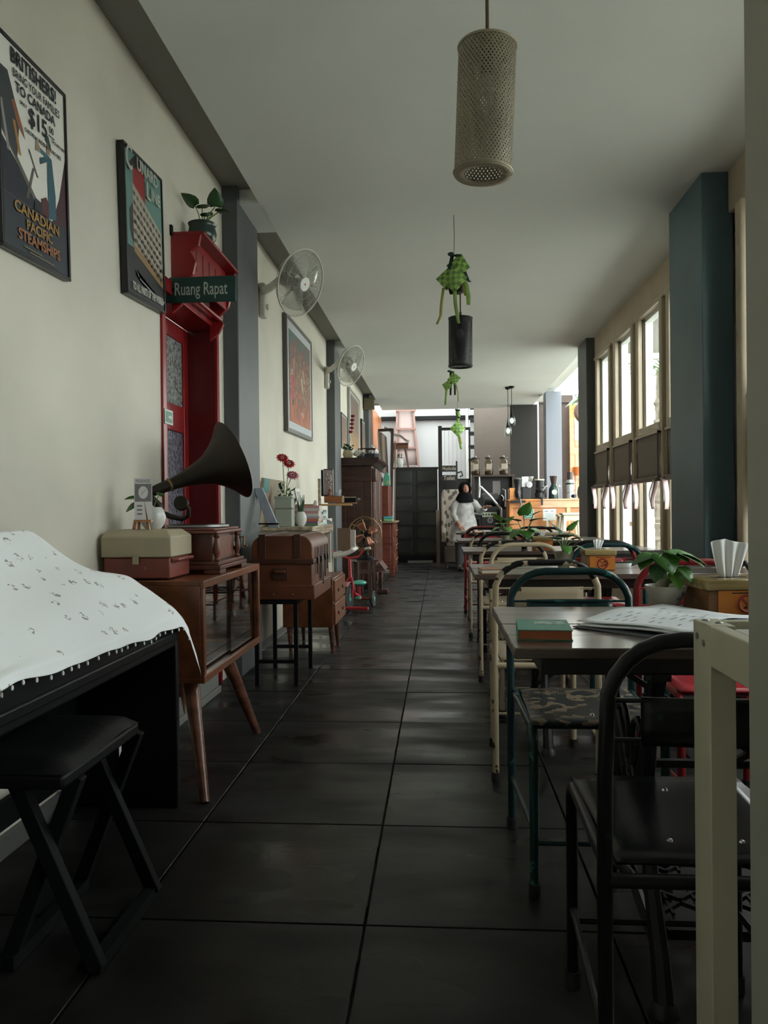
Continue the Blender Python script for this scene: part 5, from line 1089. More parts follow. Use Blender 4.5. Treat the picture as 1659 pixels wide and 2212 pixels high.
ketupat('farthest green ketupat with twisted leaves in front of the pale stair well', (.29, 12.0), .37, [(.0, 0, -.30, .13)],
    [([(0, 0, 0), (.0, 0, -.08), (.03, 0, -.14)], .03, RIB)], [([(0, 0, -.03), (.02, 0, -.10), (.0, 0, -.20)], .025, TAILG), ([(.01, 0, -.38), (.03, 0, -.50), (.05, 0, -.62)], .02, TAILG), ([(.03, 0, -.42), (.05, 0, -.5), (.055, 0, -.54)], .012, TAIL)])

# ================================================================ WINDOW BLINDS with their ribbons
BLD = M('brown_grey_blind', (.22, .18, .15), .85, var=.08, scale=30); RBP = M('pink_white_ribbon', (.58, .42, .42), .7); RBW = M('white_ribbon', (.66, .66, .66), .7)
for n, (a, b) in enumerate(BAYS):
    k = n + 2; lab = {2: 'brown roller blind on the window closest to the camera', 3: 'brown roller blind on the second window from the camera', 4: 'brown roller blind hidden by the blue pillar on its near side', 5: 'brown roller blind hidden behind the blue pillar on its far side'}.get(k, None) or {6: 'brown roller blind with pink ribbons, first of three past the blue pillar', 7: 'brown roller blind with pink ribbons, middle of three in full view', 8: 'brown roller blind with pink ribbons, beside the dark far pillar'}[k]
    t = thing('roller_blind', lab, 'blind', (1.712, (a + b) / 2, 1.60), 0, 'roller blinds on the window wall'); h = (b - a) / 2 + .045; drop = .36
    part(t, 'fabric', MB().grid(lambda u, v: (.0 + .004 * math.sin(v * 7 + u * 3), -h + 2 * h * u, -.005 - drop * v), 10, 6), BLD, solid=.003)
    part(t, 'bottom_roll', MB().cyl((-.008, -h - .01, -drop - .005), (-.008, h + .01, -drop - .005), .022, n=14), BLD)
    part(t, 'head_rail', MB().box(-.012, .006, -h, h, -.006, .012), CREAM)
    for s in (-1, 1):
        part(t, 'side_tape', MB().box(-.006, -.004, s * (h - .05) - .012, s * (h - .05) + .012, -drop, 0), M('brown_tape', (.10, .075, .06), .8))
        for j, (dy, ln, mm) in enumerate(((.0, .24, RBP), (.045, .19, RBW))):
            y = s * (h - .07) + dy; rb = MB().grid(lambda u, v, y=y, ln=ln: (-.045 + .05 * u * (1 - .25 * v) - .012 * math.sin(v * 4 + y * 5), y - .012 + .03 * u + .012 * math.sin(v * 6 + y * 9), -drop - .005 - ln * v), 3, 8)
            part(t, 'ribbon', rb, mm, solid=.002)
    part(t, 'hook', MB().cyl((.02, -h - .005, .0), (-.02, -h - .005, .0), .009, n=8), BLACK)

# ================================================================ FAR END: lockers, stair, sign, counter, machine
LK = M('charcoal_locker', (.020, .021, .020), .45, var=.3, scale=2); LKP = M('charcoal_locker_panel', (.035, .036, .033), .28, var=.5, scale=3)
t = thing('locker_cabinet', 'wide charcoal locker cabinet with rows of panelled doors at the end of the aisle', 'cabinet', (-.44, 14.6, 0))
part(t, 'carcass', MB().box(-.40, .40, -.2, .2, 0, 1.75), LK, bev=.005)
for c, (x0, x1) in enumerate(((-.375, -.08), (.02, .375))):
    for r in range(6):
        z0 = .16 + r * .262 if r < 5 else 1.47; part(t, 'door', MB().box(x0, x1, -.216, -.2, z0 + .012, z0 + .245), LKP, bev=.006)
part(t, 'top_board', MB().box(-.42, .42, -.225, .22, 1.75, 1.775), LK); part(t, 'plinth', MB().box(-.42, .42, -.23, -.2, 0, .12), BLACK)
part(t, 'step_block', MB().box(-.16, .30, -.30, -.232, 0, .035), M('grey_step', 0))
for r in range(7): part(t, 'shelf_edge', MB().box(-.395, .395, -.225, -.2, .145 + r * .262, .165 + r * .262), LK)
t = thing('box_stool', 'old wooden box stool with splayed legs standing on the charcoal lockers', 'stool', (-.74, 14.6, 1.7755))
part(t, 'seat_box', MB().box(-.16, .16, -.12, .12, .36, .47), wood('stool_wood', (.16, .07, .045), .5, .3, 3), bev=.005)
for x, y in ((-.12, -.09), (.12, -.09), (-.12, .09), (.12, .09)): part(t, 'leg', MB().cyl((x * 1.3, y * 1.2, 0), (x * .85, y, .36), .013, .02, n=8), PEW)
t = thing('white_planter', 'white pot with a dark plant under the box stool on the lockers', 'plant', (-.75, 14.6, 1.7755)); part(t, 'pot', MB().lathe([(0, 0), (.05, 0), (.075, .10), (.06, .19), (.0, .19)], n=16), M('white_glaze', 0))
mb = MB()
for k in range(40):
    p = Vector((R.uniform(-.05, .05), R.uniform(-.05, .05), R.uniform(.18, .25))); d = Vector((R.uniform(-1, 1), R.uniform(-1, 1), R.uniform(-.2, .8))).normalized(); q = d.cross(Vector((.3, .2, 1))).normalized(); mb.add([p, p + d * .02 + q * .012, p + d * .05, p + d * .02 - q * .012], [(0, 1, 2, 3)])
part(t, 'foliage', mb, LEAFD, kind='stuff')
t = thing('wooden_ladder', 'pale pink framed wooden ladder leaning in the stair well above the lockers', 'ladder', (-.70, 16.9, 0)); PKW = M('pinkish_wood', (.24, .13, .11), .55)
for s, x0, x1 in ((-1, -.26, -.20), (1, .28, .10)): part(t, 'stile', MB().bar((x0 - (x1 - x0) * .8, -.26, .01), (x1, .1, 3.6), .045), PKW)
for z in (1.9, 2.33, 2.75, 3.15): part(t, 'rung', MB().bar((-.24, 0, z), (.20, 0, z), .04), PKW)
part(t, 'screen', MB().grid(lambda u, v: (-.22 + (.45 - .14 * v) * u, .02 + .1 * v, 1.95 + 1.5 * v), 4, 6), M('rattan_screen', (.36, .29, .28), .8), solid=.004)
single('white_drape', 'crumpled white cloth bundle on the box stool over the lockers', 'cloth', MB().grid(lambda u, v: (-.34 + .48 * u, .05 * math.sin(v * 3), .05 + .26 * (1 - u) ** 1.2 + .02 * math.sin(u * 12) - .05 * v), 12, 4), M('drape_white', (.55, .50, .48), .9), (-.70, 14.62, 2.262), solid=.01)
t = thing('leaning_post', 'dark slanting timber bracket frame beside the lockers', 'post', (-.90, 14.15, 0)); part(t, 'post', MB().bar((-.02, 0, 0), (.045, 0, 2.48), .07, .05), M('post_wood', (.045, .022, .018), .5)); part(t, 'cross_piece', MB().bar((.04, 0, 2.46), (-.22, .1, 2.46), .05), M('post_wood', 0)); part(t, 'back_board', MB().bar((.06, .06, 0), (.09, .06, 2.25), .06, .02), M('board_pale', (.20, .15, .12), .6))
OD = wood('orange_shutter_wood', (.36, .13, .05), .5, .3, 2, (3, 3, .6))
t = thing('shutter_panel', 'orange brown timber wall panel high on the left past the last pillar', 'panel', (-1.31, 15.9, 2.2)); 
part(t, 'panel', MB().box(.0, .03, -1.0, 1.3, .05, .80), OD, bev=.004); part(t, 'glazed_frame', MB().box(.0, .04, -1.0, 1.3, -.34, .02), M('grey_white_frame', (.45, .44, .44), .5)); 
for i in range(4): part(t, 'pane', MB().box(.04, .043, -.92 + i * .56, -.44 + i * .56, -.30, -.02), M('dim_pane', (.25, .23, .23), .2))
single('hanging_garment', 'pale cloth hanging from the dark bracket beside the orange wall panel', 'cloth', MB().grid(lambda u, v: (-.11 + .16 * u + .03 * v, .03 * math.sin(u * 9), -.75 * v - .10 * u * u), 10, 6), M('garment_beige', (.36, .29, .25), .9), (-1.02, 14.2, 2.43), solid=.012)

BM = M('black_metal', (.013, .013, .013), .5)
t = thing('gate_frame', 'black metal gate frame with a pale slatted screen behind the signs', 'gate', (.247, 14.35, 0))
part(t, 'post', MB().box(-.265, -.195, -.03, .03, 0, 2.53), BM, bev=.003); part(t, 'top_bar', MB().box(-.195, .33, -.02, .02, 2.45, 2.50), BM, bev=.003); part(t, 'post', MB().box(.30, .33, -.02, .02, 0, 2.45), BM)
for i in range(6): part(t, 'slat', MB().box(-.15 + i * .076, -.142 + i * .076, .0, .012, 1.55, 2.45), M('slat_pale', (.62, .58, .56), .6))
part(t, 'lower_panel', MB().box(-.195, .30, .0, .012, 0, 1.55), BM)
t = thing('direction_sign', 'black arrow boards lettered Musholla and Toilet on a short post', 'sign', (.265, 13.9, 1.49)); SB = M('sign_black', (.012, .012, .012), .5); SL = M('sign_ivory', (.42, .37, .30), .6)
part(t, 'post', MB().box(.03, .06, -.02, .02, -1.49, .36), SB)
for z, s, sz in ((.225, 'Musholla', .085), (.055, 'Toilet', .105)):
    bd = part(t, 'board', MB().prism([(-.22, z + .055), (-.25, z), (-.22, z - .055), (.03, z - .055), (.03, z + .055)], -.035, -.02), SB, bev=.003); text(bd, s, SL, sz, (-.09, -.0356, z), sx=.80, bold=.001)
part(t, 'bracket', MB().tube([(.06, 0, .15), (.13, 0, .17), (.15, 0, .10), (.10, 0, .08)], .015, 8), SB)
# stair with open treads
t = thing('open_stair', 'white open stair with dark treads climbing in the stair well', 'stairs', (.70, 16.4, 0)); RLW = M('red_brown_rail', (.10, .030, .022), .45)
part(t, 'stringer', MB().box(-.135, -.085, -.05, .05, 0, 4.3), WHITEP)
for i in range(6): part(t, 'tread', MB().box(-.085, .21 + .035 * i, -.05 + .06 * i, .25 + .06 * i, 1.98 + .29 * i, 2.045 + .29 * i), BM, bev=.004); part(t, 'riser_post', MB().cyl((-.06, .0, 1.80 + .29 * i), (-.06, .0, 1.99 + .29 * i), .02, n=8), WHITEP)
part(t, 'handrail', MB().tube([(.12, -.08, 1.85), (.20, -.08, 2.6), (.28, -.08, 3.3), (.36, -.08, 4.0)], .022, 8), RLW)
t = thing('stair_pipe', 'red brown bent pipe running down the beige stair wall', 'pipe', (1.62, 15.868, 0)); part(t, 'pipe', MB().tube([(-.02, 0, 3.4), (-.02, 0, 2.4), (-.04, 0, 2.1), (-.12, 0, 1.92), (-.2, 0, 1.88)], .028, 8), RLW); part(t, 'bracket', MB().bar((-.02, 0, 2.62), (.12, 0, 2.62), .05), BM); part(t, 'board', MB().box(.04, .10, .0, .04, 1.85, 2.7), M('board_pale', 0))
# dark back unit with shelf and jars
t = thing('back_unit', 'dark shelving unit behind the roasting machine with a ledge for glass jars', 'shelf', (.92, 14.25, 0)); BRN = M('brown_shelf', (.055, .037, .026), .5)
part(t, 'back', MB().box(-.33, .62, .10, .16, 0, 1.57), BM); part(t, 'ledge', MB().box(-.33, .44, -.12, .10, 1.57, 1.605), BRN, bev=.003); part(t, 'upright', MB().box(-.33, -.28, -.10, .10, 0, 1.57), BRN); part(t, 'upright', MB().box(.40, .44, -.10, .10, 0, 1.57), BRN); part(t, 'notice', MB().box(.06, .20, .094, .10, 1.27, 1.50), M('notice_lilac', (.30, .26, .27), .7), label='pale paper notice'); 
for z in (.4, .8): part(t, 'shelf_board', MB().box(-.28, .40, -.10, .10, z, z + .02), BRN)
for i, (x, nm) in enumerate(((.66, 'left'), (.90, 'middle'), (1.17, 'right'))):
    t = thing('glass_jar', '%s jar of the three lidded glass jars on the dark ledge' % {'left': 'leftmost', 'middle': 'middle', 'right': 'rightmost'}[nm], 'jar', (x, 14.2, 1.6055), 0, 'glass jars on the ledge')
    part(t, 'vessel', MB().lathe([(0, 0), (.075, 0), (.085, .02), (.085, .24), (.06, .28), (.06, .30)], n=18), glass('jar_glass', (.85, .82, .76), rough=.05), solid=.003); part(t, 'lid', MB().lathe([(0, .30), (.075, .30), (.075, .32), (.0, .325)], n=18), BRN); part(t, 'lid_knob', MB().ell((0, 0, .335), .02, 10, 6), M('steel_rim', 0)); part(t, 'paper_label', MB().box(-.045, .045, -.092, -.086, .10, .20), M('label_paper', (.45, .38, .31), .7)); part(t, 'contents', MB().lathe([(0, .005), (.07, .005), (.078, .02), (.078, .07), (0, .08)], n=14), M('coffee_beans', (.06, .032, .02), .6, bump=.6, bscale=90))
# coffee roaster
RB = M('roaster_black', (.012, .012, .013), .35); SV = M('roaster_steel', (.42, .43, .44), .3, .85)
t = thing('coffee_roaster', 'black drum coffee roaster with a slanting silver tube and a dial', 'machine', (.84, 13.0, 0))
part(t, 'body', MB().box(-.16, .17, -.16, .3, .36, .98), RB, bev=.012); part(t, 'drum', MB().cyl((-.13, .1, 1.14), (.16, .1, 1.14), .115, n=24), M('drum_grey', (.12, .12, .13), .3, .7), bev=.01)
part(t, 'plate', MB().box(-.14, .10, -.168, -.16, .855, .935), M('number_plate', (.45, .50, .38), .5), label='pale mottled maker plate')
for i in range(5): part(t, 'plate_mark', MB().ell((-.12 + i * .045, -.169, .895), (.012, .003, .017), 8, 5), BM)
g = part(t, 'dial', MB().cyl((-.01, -.17, .80), (-.01, -.16, .80), .045, n=20), SV); part(g, 'dial_face', MB().cyl((-.01, -.1715, .80), (-.01, -.17, .80), .034, n=18), M('dial_face', (.10, .10, .10), .4))
part(t, 'chute', MB().tube([(-.165, -.18, 1.36), (-.0, -.18, 1.19), (.165, -.18, .985), (.17, -.18, .80)], [.018, .022, .02, .012], 10), M('bright_steel', (.70, .72, .72), .25, .6))
part(t, 'pipe', MB().tube([(-.18, -.1, 1.52), (-.18, -.1, 1.33), (-.19, -.1, 1.18), (-.15, -.1, 1.13)], [.012, .02, .022, .02], 10), SV); part(t, 'column', MB().box(-.19, -.10, -.14, -.02, .7, 1.18), RB, bev=.008)
part(t, 'side_lever', MB().tube([(.24, -.1, 1.02), (.245, -.1, 1.30), (.20, -.1, 1.31)], .012, 8), SV); part(t, 'side_box', MB().box(.17, .26, -.1, .1, .98, 1.24), RB, bev=.008); part(t, 'hook', MB().tube([(.18, -.11, 1.22), (.215, -.11, 1.18), (.21, -.11, 1.12)], .01, 6), SV)
part(t, 'stand', MB().box(-.15, .16, -.14, .28, 0, .36), RB); part(t, 'scoop_tray', MB().bar((-.28, -.1, .92), (-.12, -.1, .90), .12, .03), SV)
for i in range(2): part(t, 'tube_rack', MB().bar((-.22 + i * .06, -.17, .62), (-.25 + i * .06, -.17, .88), .03), RB)
# wing chair with leaf print
def leafprint():
    m = M('leaf_print_fabric', (.36, .31, .26), .85); nt = m.node_tree; p = nt.nodes['Principled BSDF']; tc_ = nt.nodes.new('ShaderNodeTexCoord'); v = nt.nodes.new('ShaderNodeTexVoronoi'); v.inputs['Scale'].default_value = 8.5
    mp = nt.nodes.new('ShaderNodeMapping'); v.voronoi_dimensions = '2D'; mp.inputs['Rotation'].default_value = (PI / 2, 0, .3); mp.inputs['Scale'].default_value = (1.5, .9, .9); nt.links.new(tc_.outputs['Object'], mp.inputs[0]); nt.links.new(mp.outputs[0], v.inputs['Vector'])
    r = nt.nodes.new('ShaderNodeValToRGB'); r.color_ramp.interpolation = 'CONSTANT'; r.color_ramp.elements[0].color = (.10, .085, .075, 1); r.color_ramp.elements[1].color = (.38, .33, .28, 1); r.color_ramp.elements[1].position = .30
    nt.links.new(v.outputs['Distance'], r.inputs[0]); nt.links.new(r.outputs[0], p.inputs['Base Color']); return m
LP = leafprint()
t = thing('wing_chair', 'tall upholstered armchair in a pale leaf print beside the standing woman', 'armchair', (.235, 13.25, 0))
part(t, 'back_cushion', MB().box(-.19, .24, .05, .16, .42, 1.33), LP, bev=.04, seg=3); part(t, 'seat_cushion', MB().box(-.13, .24, -.40, .05, .36, .52), LP, bev=.04, seg=3); part(t, 'skirt', MB().box(-.16, .26, -.42, .10, .10, .36), M('taupe_fabric', (.13, .11, .095), .85), bev=.02)
part(t, 'wing', MB().prism([(.10, .44), (-.40, .44), (-.40, .60), (-.12, .70), (-.02, .95), (.10, 1.30)], -.21, -.14, 'yz'), LP, bev=.02); part(t, 'arm', MB().box(.20, .28, -.40, .10, .36, .62), LP, bev=.03)
for x in (-.13, .23):
    for y in (-.38, .08): part(t, 'leg', MB().cyl((x, y, 0), (x, y, .10), .018, .025, n=8), PEW)
part(t, 'side_board', MB().box(-.30, -.24, -.02, .14, 0, .98), M('board_pale', 0))

# orange counter with grinders
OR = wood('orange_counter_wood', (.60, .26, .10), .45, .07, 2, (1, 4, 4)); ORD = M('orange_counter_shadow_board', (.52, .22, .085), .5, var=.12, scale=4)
t = thing('bar_counter', 'bright orange wooden bar counter with framed front panels', 'counter', (1.75, 12.55, 0))
part(t, 'carcass', MB().box(-.65, .95, -.22, .3, 0, 1.11), ORD); part(t, 'worktop', MB().box(-.67, .97, -.26, .32, 1.11, 1.14), OR, bev=.004)
for x0, x1, z0, z1 in ((-.65, .95, 1.0, 1.11), (.24, .30, .30, 1.0), (.62, .95, .80, 1.0), (-.65, -.60, 0, 1.0), (.30, .62, .80, .86), (-.65, .95, 0, .34)): part(t, 'front_frame', MB().box(x0, x1, -.245, -.22, z0, z1), OR, bev=.003)
part(t, 'side_post', MB().box(.62, .95, -.26, -.245, .80, 1.11), M('pale_orange', (.58, .42, .28), .5), bev=.003)
em = part(t, 'round_badge', MB().cyl((.47 + .36, -.262, 1.0), (.47 + .36, -.26, 1.0), .07, n=24), BM); part(em, 'badge_mark', MB().lathe([(0, 0), (.045, 0)], (.83, -.264, 1.0), (0, -1, 0), 6), M('notice_white', 0))
part(t, 'upstand', MB().box(-.64, -.54, -.20, .10, 1.14, 1.32), OR, bev=.004)
GRN2 = M('sign_green', (.015, .26, .14), .5)
t = thing('green_sign', 'green square sign with a white rounded camera outline on the counter front', 'sign', (1.405, 12.304, .905))
part(t, 'plate', MB().box(-.078, .078, -.004, 0, -.072, .072), M('notice_white', 0)); part(t, 'field', MB().box(-.066, .066, -.006, -.004, -.062, .062), GRN2)
sq = [(-.04 + .012 * (1 - math.cos(0)), 0)]; pts = []
for cx, cz, a0 in ((.028, .028, 0), (-.028, .028, PI / 2), (-.028, -.028, PI), (.028, -.028, 3 * PI / 2)):
    for k in range(5): a = a0 + PI / 2 * k / 4; pts.append((cx + .016 * math.cos(a), -.007, cz + .016 * math.sin(a)))
part(t, 'camera_outline', MB().tube(pts, .005, 4, True), M('notice_white', 0)); part(t, 'lens_ring', MB().tube([(.02 * math.cos(2 * PI * k / 18), -.007, .02 * math.sin(2 * PI * k / 18)) for k in range(18)], .0045, 4, True), M('notice_white', 0)); part(t, 'lens_dot', MB().ell((.028, -.007, .030), .005, 8, 5), M('notice_white', 0))
t = thing('notice_easel', 'white printed notice on a cream wooden easel in front of the counter', 'easel', (1.70, 12.15, 0)); CS = M('cream_stool_paint', (.62, .56, .42), .5)
for x in (-.03, .05): part(t, 'leg', MB().bar((x * 1.9, -.05, 0), (x, 0, .90), .03), CS)
part(t, 'rear_leg', MB().bar((0, .10, 0), (0, .02, .85), .03), CS); nb_ = part(t, 'notice', MB().box(-.10, .10, -.03, -.022, .80, .98), M('notice_white', 0))
part(nb_, 'printed_lines', MB().box(-.07, .07, -.0306, -.03, .905, .91).box(-.06, .06, -.0306, -.03, .885, .89).box(-.05, .05, -.0306, -.03, .865, .87).box(-.075, -.02, -.0306, -.03, .935, .955).box(.02, .06, -.0306, -.03, .935, .955), M('ink_grey', 0), kind='stuff')
def bar_stool(label, x, y, h):
    t = thing('bar_stool', label, 'stool', (x, y, 0), 0, 'cream stools by the counter')
    part(t, 'seat', MB().box(-.17, .17, -.15, .15, h - .03, h), CS, bev=.005)
    for sx in (-1, 1):
        for sy in (-1, 1): part(t, 'leg', MB().bar((sx * .19, sy * .17, 0), (sx * .125, sy * .11, h - .03), .045), CS, bev=.003)
    part(t, 'apron', MB().box(-.12, .12, -.125, -.10, h - .10, h - .03).box(-.12, .12, .10, .125, h - .10, h - .03), CS); part(t, 'footrest', MB().box(-.17, .17, -.145, -.125, .28, .31), CS)
bar_stool('cream wooden bar stool standing before the orange counter by the dark pillar', 1.915, 11.3, .925)
bar_stool('second cream wooden bar stool, half hidden behind the front one', 1.93, 11.78, .90)
SV2 = M('brushed_silver', (.50, .51, .50), .35, .6); DKG = M('smoked_hopper', (.05, .035, .03), .2); CY = 12.45
t = thing('hand_grinder', 'black clamp-on grinder with a long curved handle at the counter end', 'grinder', (1.24, 12.36, 1.1405))
part(t, 'body', MB().lathe([(0, .03), (.05, .03), (.06, .10), (.045, .17), (.06, .25), (.07, .31), (0, .31)], n=16), RB); part(t, 'clamp', MB().box(-.13, .11, -.13, -.10, -.06, -.02).box(-.02, .03, -.13, .03, .0, .03), RB, bev=.004); part(t, 'handle', MB().tube([(.0, -.07, .12), (.02, -.11, .0), (.04, -.13, -.08), (.02, -.13, -.14)], [.02, .018, .015, .018], 8), M('drum_grey', 0)); part(t, 'hopper', MB().lathe([(.03, .30), (.06, .33), (.0, .34)], n=14), SV2)
t = thing('espresso_grinder', 'white and chrome coffee grinder next to the clamp-on grinder', 'grinder', (1.375, 12.5, 1.1405))
part(t, 'base', MB().box(-.06, .08, -.08, .10, 0, .19), RB, bev=.006); part(t, 'body', MB().box(-.07, .04, -.07, .08, .19, .36), M('white_glaze', 0), bev=.012); part(t, 'chrome_head', MB().cyl((.05, -.1, .23), (.05, .05, .23), .05, n=16), M('chrome', 0)); part(t, 'spout', MB().lathe([(.03, .27), (.06, .36), (.055, .36)], (.07, 0, 0), n=14), SV2, solid=.003)
t = thing('burr_grinder', 'squat black grinder with a cream rim and a side crank', 'grinder', (1.59, 12.45, 1.1405))
part(t, 'base', MB().lathe([(0, 0), (.10, 0), (.10, .015), (.07, .03), (.075, .10), (.0, .10)], n=20), RB); part(t, 'body', MB().ell((.02, 0, .14), (.085, .08, .085), 16, 10), RB); part(t, 'hopper', MB().lathe([(.055, .17), (.075, .30), (.0, .30)], n=20), RB); part(t, 'cream_rim', MB().lathe([(.078, .295), (.082, .31), (.076, .315), (0, .312)], n=20), CS); part(t, 'crank', MB().tube([(.04, -.08, .14), (.08, -.09, .19), (.12, -.08, .21)], .01, 8), SV2); part(t, 'clamp_screw', MB().cyl((.02, -.18, -.10), (.02, -.18, .0), .012, n=8).box(.0, .04, -.20, -.05, .0, .015), RB)
t = thing('bottle_grinder', 'dark green bottle shaped grinder with a white round emblem', 'grinder', (1.815, CY, 1.1405)); part(t, 'body', MB().lathe([(0, 0), (.078, 0), (.08, .02), (.075, .16), (.05, .21), (.04, .23), (0, .23)], n=20), M('bottle_green', (.008, .03, .024), .25)); part(t, 'hopper', MB().lathe([(.035, .22), (.065, .36), (.06, .365), (0, .36)], n=18), DKG); em = part(t, 'emblem', MB().lathe([(0, 0), (.042, 0)], (.0, -.0815, .105), (0, -1, .06), 20), M('emblem_pale', (.42, .52, .40), .5)); part(em, 'emblem_leaf', MB().lathe([(0, 0), (.022, 0)], (.0, -.0825, .105), (0, -1, .06), 5), M('notice_white', 0)); part(t, 'side_handle', MB().ell((.085, -.02, .20), (.018, .012, .02), 8, 5), CS)
t = thing('steel_grinder', 'silver cylinder grinder with a dark green band and smoked top', 'grinder', (2.075, CY, 1.1405)); part(t, 'body', MB().lathe([(0, 0), (.07, 0), (.068, .26), (.05, .30), (0, .31)], n=20), SV2); part(t, 'band', MB().lathe([(.0705, .225), (.0705, .25)], n=20), M('bottle_green', 0)); part(t, 'hopper', MB().lathe([(.045, .30), (.048, .42), (.0, .42)], n=18), DKG); part(t, 'spout', MB().cyl((.02, -.06, .04), (.06, -.11, .036), .028, n=12), M('navy_plastic', (.01, .015, .04), .4)); part(t, 'power_cable', MB().tube([(.07, -.02, .14), (.02, -.075, .11), (-.06, -.05, .09)], .004, 6), BM)
t = thing('foil_bag', 'crumpled black coffee bag at the pillar end of the counter', 'bag', (2.265, CY, 1.1405)); part(t, 'pouch', MB().lathe([(0, 0), (.07, 0), (.085, .08), (.07, .18), (.03, .23), (0, .24)], n=9), M('black_foil', (.012, .012, .014), .25, .4)); part(t, 'clip', MB().box(-.03, .03, -.01, .01, .23, .25), CS)
t = thing('folding_door', 'tall orange painted wooden door standing in the yard behind the counter', 'door', (3.1, 15.6, 0))
part(t, 'leaf', MB().box(-.5, .5, .0, .05, 0, 3.05), OR, bev=.005)
for z0, z1 in ((.2, 1.1), (1.25, 2.05), (2.2, 2.95)): part(t, 'raised_frame', MB().box(-.40, -.34, -.02, 0, z0, z1).box(.34, .40, -.02, 0, z0, z1).box(-.34, .34, -.02, 0, z1 - .06, z1).box(-.34, .34, -.02, 0, z0, z0 + .06), OR, bev=.004)
part(t, 'handle', MB().cyl((-.44, -.05, 1.0), (-.44, -.05, 1.15), .012, n=8), BM)
t = thing('wall_notice', 'white rounded notice board with small black marks on the orange door', 'sign', (2.83, 15.575, 2.55)); part(t, 'plate', MB().box(-.14, .16, -.01, 0, -.23, .23), M('notice_white', 0), bev=.004)
for i in range(4): part(t, 'printed_mark', MB().box(-.06 + i * .03, -.04 + i * .03, -.0115, -.01, -.05 - (i % 2) * .03, -.02 - (i % 2) * .03), BM)
single('round_basket', 'round dark woven basket lid hanging high on the orange door', 'basket', MB().lathe([(0, .02), (.20, .03), (.24, .0), (.23, -.01), (0, .0)], (0, 0, 0), (0, -1, 0), 26), M('dark_basket', (.05, .022, .016), .6, bump=.4, bscale=60), (2.92, 15.56, 2.88))
single('orange_cup', 'small orange bucket hung on the orange door above the counter', 'bucket', MB().lathe([(0, 0), (.05, 0), (.085, .16), (.08, .16), (.045, .01), (0, .01)], n=16), M('bright_orange', (.55, .13, .03), .4), (2.72, 15.49, 1.63))

# ================================================================ THE STANDING WOMAN
def skin_body(name, joints, edges, mat, parent, root=0, sub=2):
    me = bpy.data.meshes.new(name); me.from_pydata([j[0] for j in joints], edges, []); o = link(name, me, parent); me.materials.append(mat)
    md = o.modifiers.new('skin', 'SKIN'); md.use_smooth_shade = True; me.skin_vertices.new() if not me.skin_vertices else None
    for i, j in enumerate(joints):
        r = j[1]; me.skin_vertices[0].data[i].radius = (r, r) if not isinstance(r, tuple) else r; me.skin_vertices[0].data[i].use_root = (i == root)
    s = o.modifiers.new('sub', 'SUBSURF'); s.levels = sub; s.render_levels = sub
    return o
SKIN = M('skin', (.30, .13, .085), .5); HIJ = M('black_hijab', (.006, .006, .007), .9, spec=.08); TUN = M('grey_white_tunic', (.34, .33, .32), .85, var=.30, scale=14); TRS = M('dark_trousers', (.02, .02, .022), .8)
w = thing('person', 'woman in a black headscarf and pale grey patterned tunic standing at the roaster', 'person', (.385, 12.45, 0), math.radians(12))
J = [((0, 0, .74), .10), ((0, -.01, .90), .085), ((.005, -.025, 1.05), .105), ((.01, -.03, 1.13), .06), ((.01, -.045, 1.19), .04), ((.01, -.055, 1.26), .058), ((.01, -.055, 1.34), .062), ((.01, -.05, 1.39), .04),
     ((-.13, -.02, 1.09), .045), ((-.165, -.03, .90), .036), ((-.13, -.15, .76), .028), ((-.10, -.20, .72), .024),
     ((.15, -.02, 1.10), .045), ((.24, -.10, .96), .036), ((.30, -.24, 1.02), .028), ((.315, -.29, 1.035), .024),
     ((-.075, 0, .68), .075), ((-.08, -.01, .40), .05), ((-.08, .02, .07), .035), ((-.08, -.10, .03), .03), ((.075, 0, .68), .075), ((.08, -.01, .40), .05), ((.08, .02, .07), .035), ((.08, -.10, .03), .03)]
E_ = [(0, 1), (1, 2), (2, 3), (3, 4), (4, 5), (5, 6), (6, 7), (2, 8), (8, 9), (9, 10), (10, 11), (2, 12), (12, 13), (13, 14), (14, 15), (0, 16), (16, 17), (17, 18), (18, 19), (0, 20), (20, 21), (21, 22), (22, 23)]
for hand, base, d0, side in ((11, Vector((-.10, -.20, .72)), Vector((.3, -.8, -.5)), 1), (15, Vector((.315, -.29, 1.035)), Vector((.2, -.9, .1)), -1)):
    d = d0.normalized(); u = d.cross(Vector((0, 0, 1))).normalized()
    for k in range(5):                                # four fingers and a thumb, each its own short chain
        off = (k - 1.5) * .015 if k < 4 else side * .03; ln = (.055, .062, .058, .045, .04)[k]; b0 = base + u * off + d * (.02 if k < 4 else -.01); n0 = len(J)
        J.append((tuple(b0), .009)); J.append((tuple(b0 + d * ln * .55 + u * (off * .3)), .0085)); J.append((tuple(b0 + d * ln + Vector((0, 0, -.015)) + u * (off * .3)), .007)); E_ += [(hand, n0), (n0, n0 + 1), (n0 + 1, n0 + 2)]
skin_body('body', J, E_, SKIN, w)
def tunic(u, v):                                      # falls from the shoulders, widening to the hem
    a = 2 * PI * u; z = 1.125 - .66 * v; rx = .10 + .085 * min(1, v * 6) ** .6 - .03 * math.sin(PI * min(1, v * 2.2)) + .09 * max(0, v - .4); ry = .075 + .055 * min(1, v * 6) ** .6 + .07 * max(0, v - .35)
    f = 1 + .05 * v * math.sin(a * 9); return (.005 + rx * f * math.cos(a), -.02 + ry * f * math.sin(a), z - .02 * math.cos(a) ** 2 * (1 - v))
part(w, 'tunic', MB().grid(tunic, 40, 18), TUN, solid=.004)
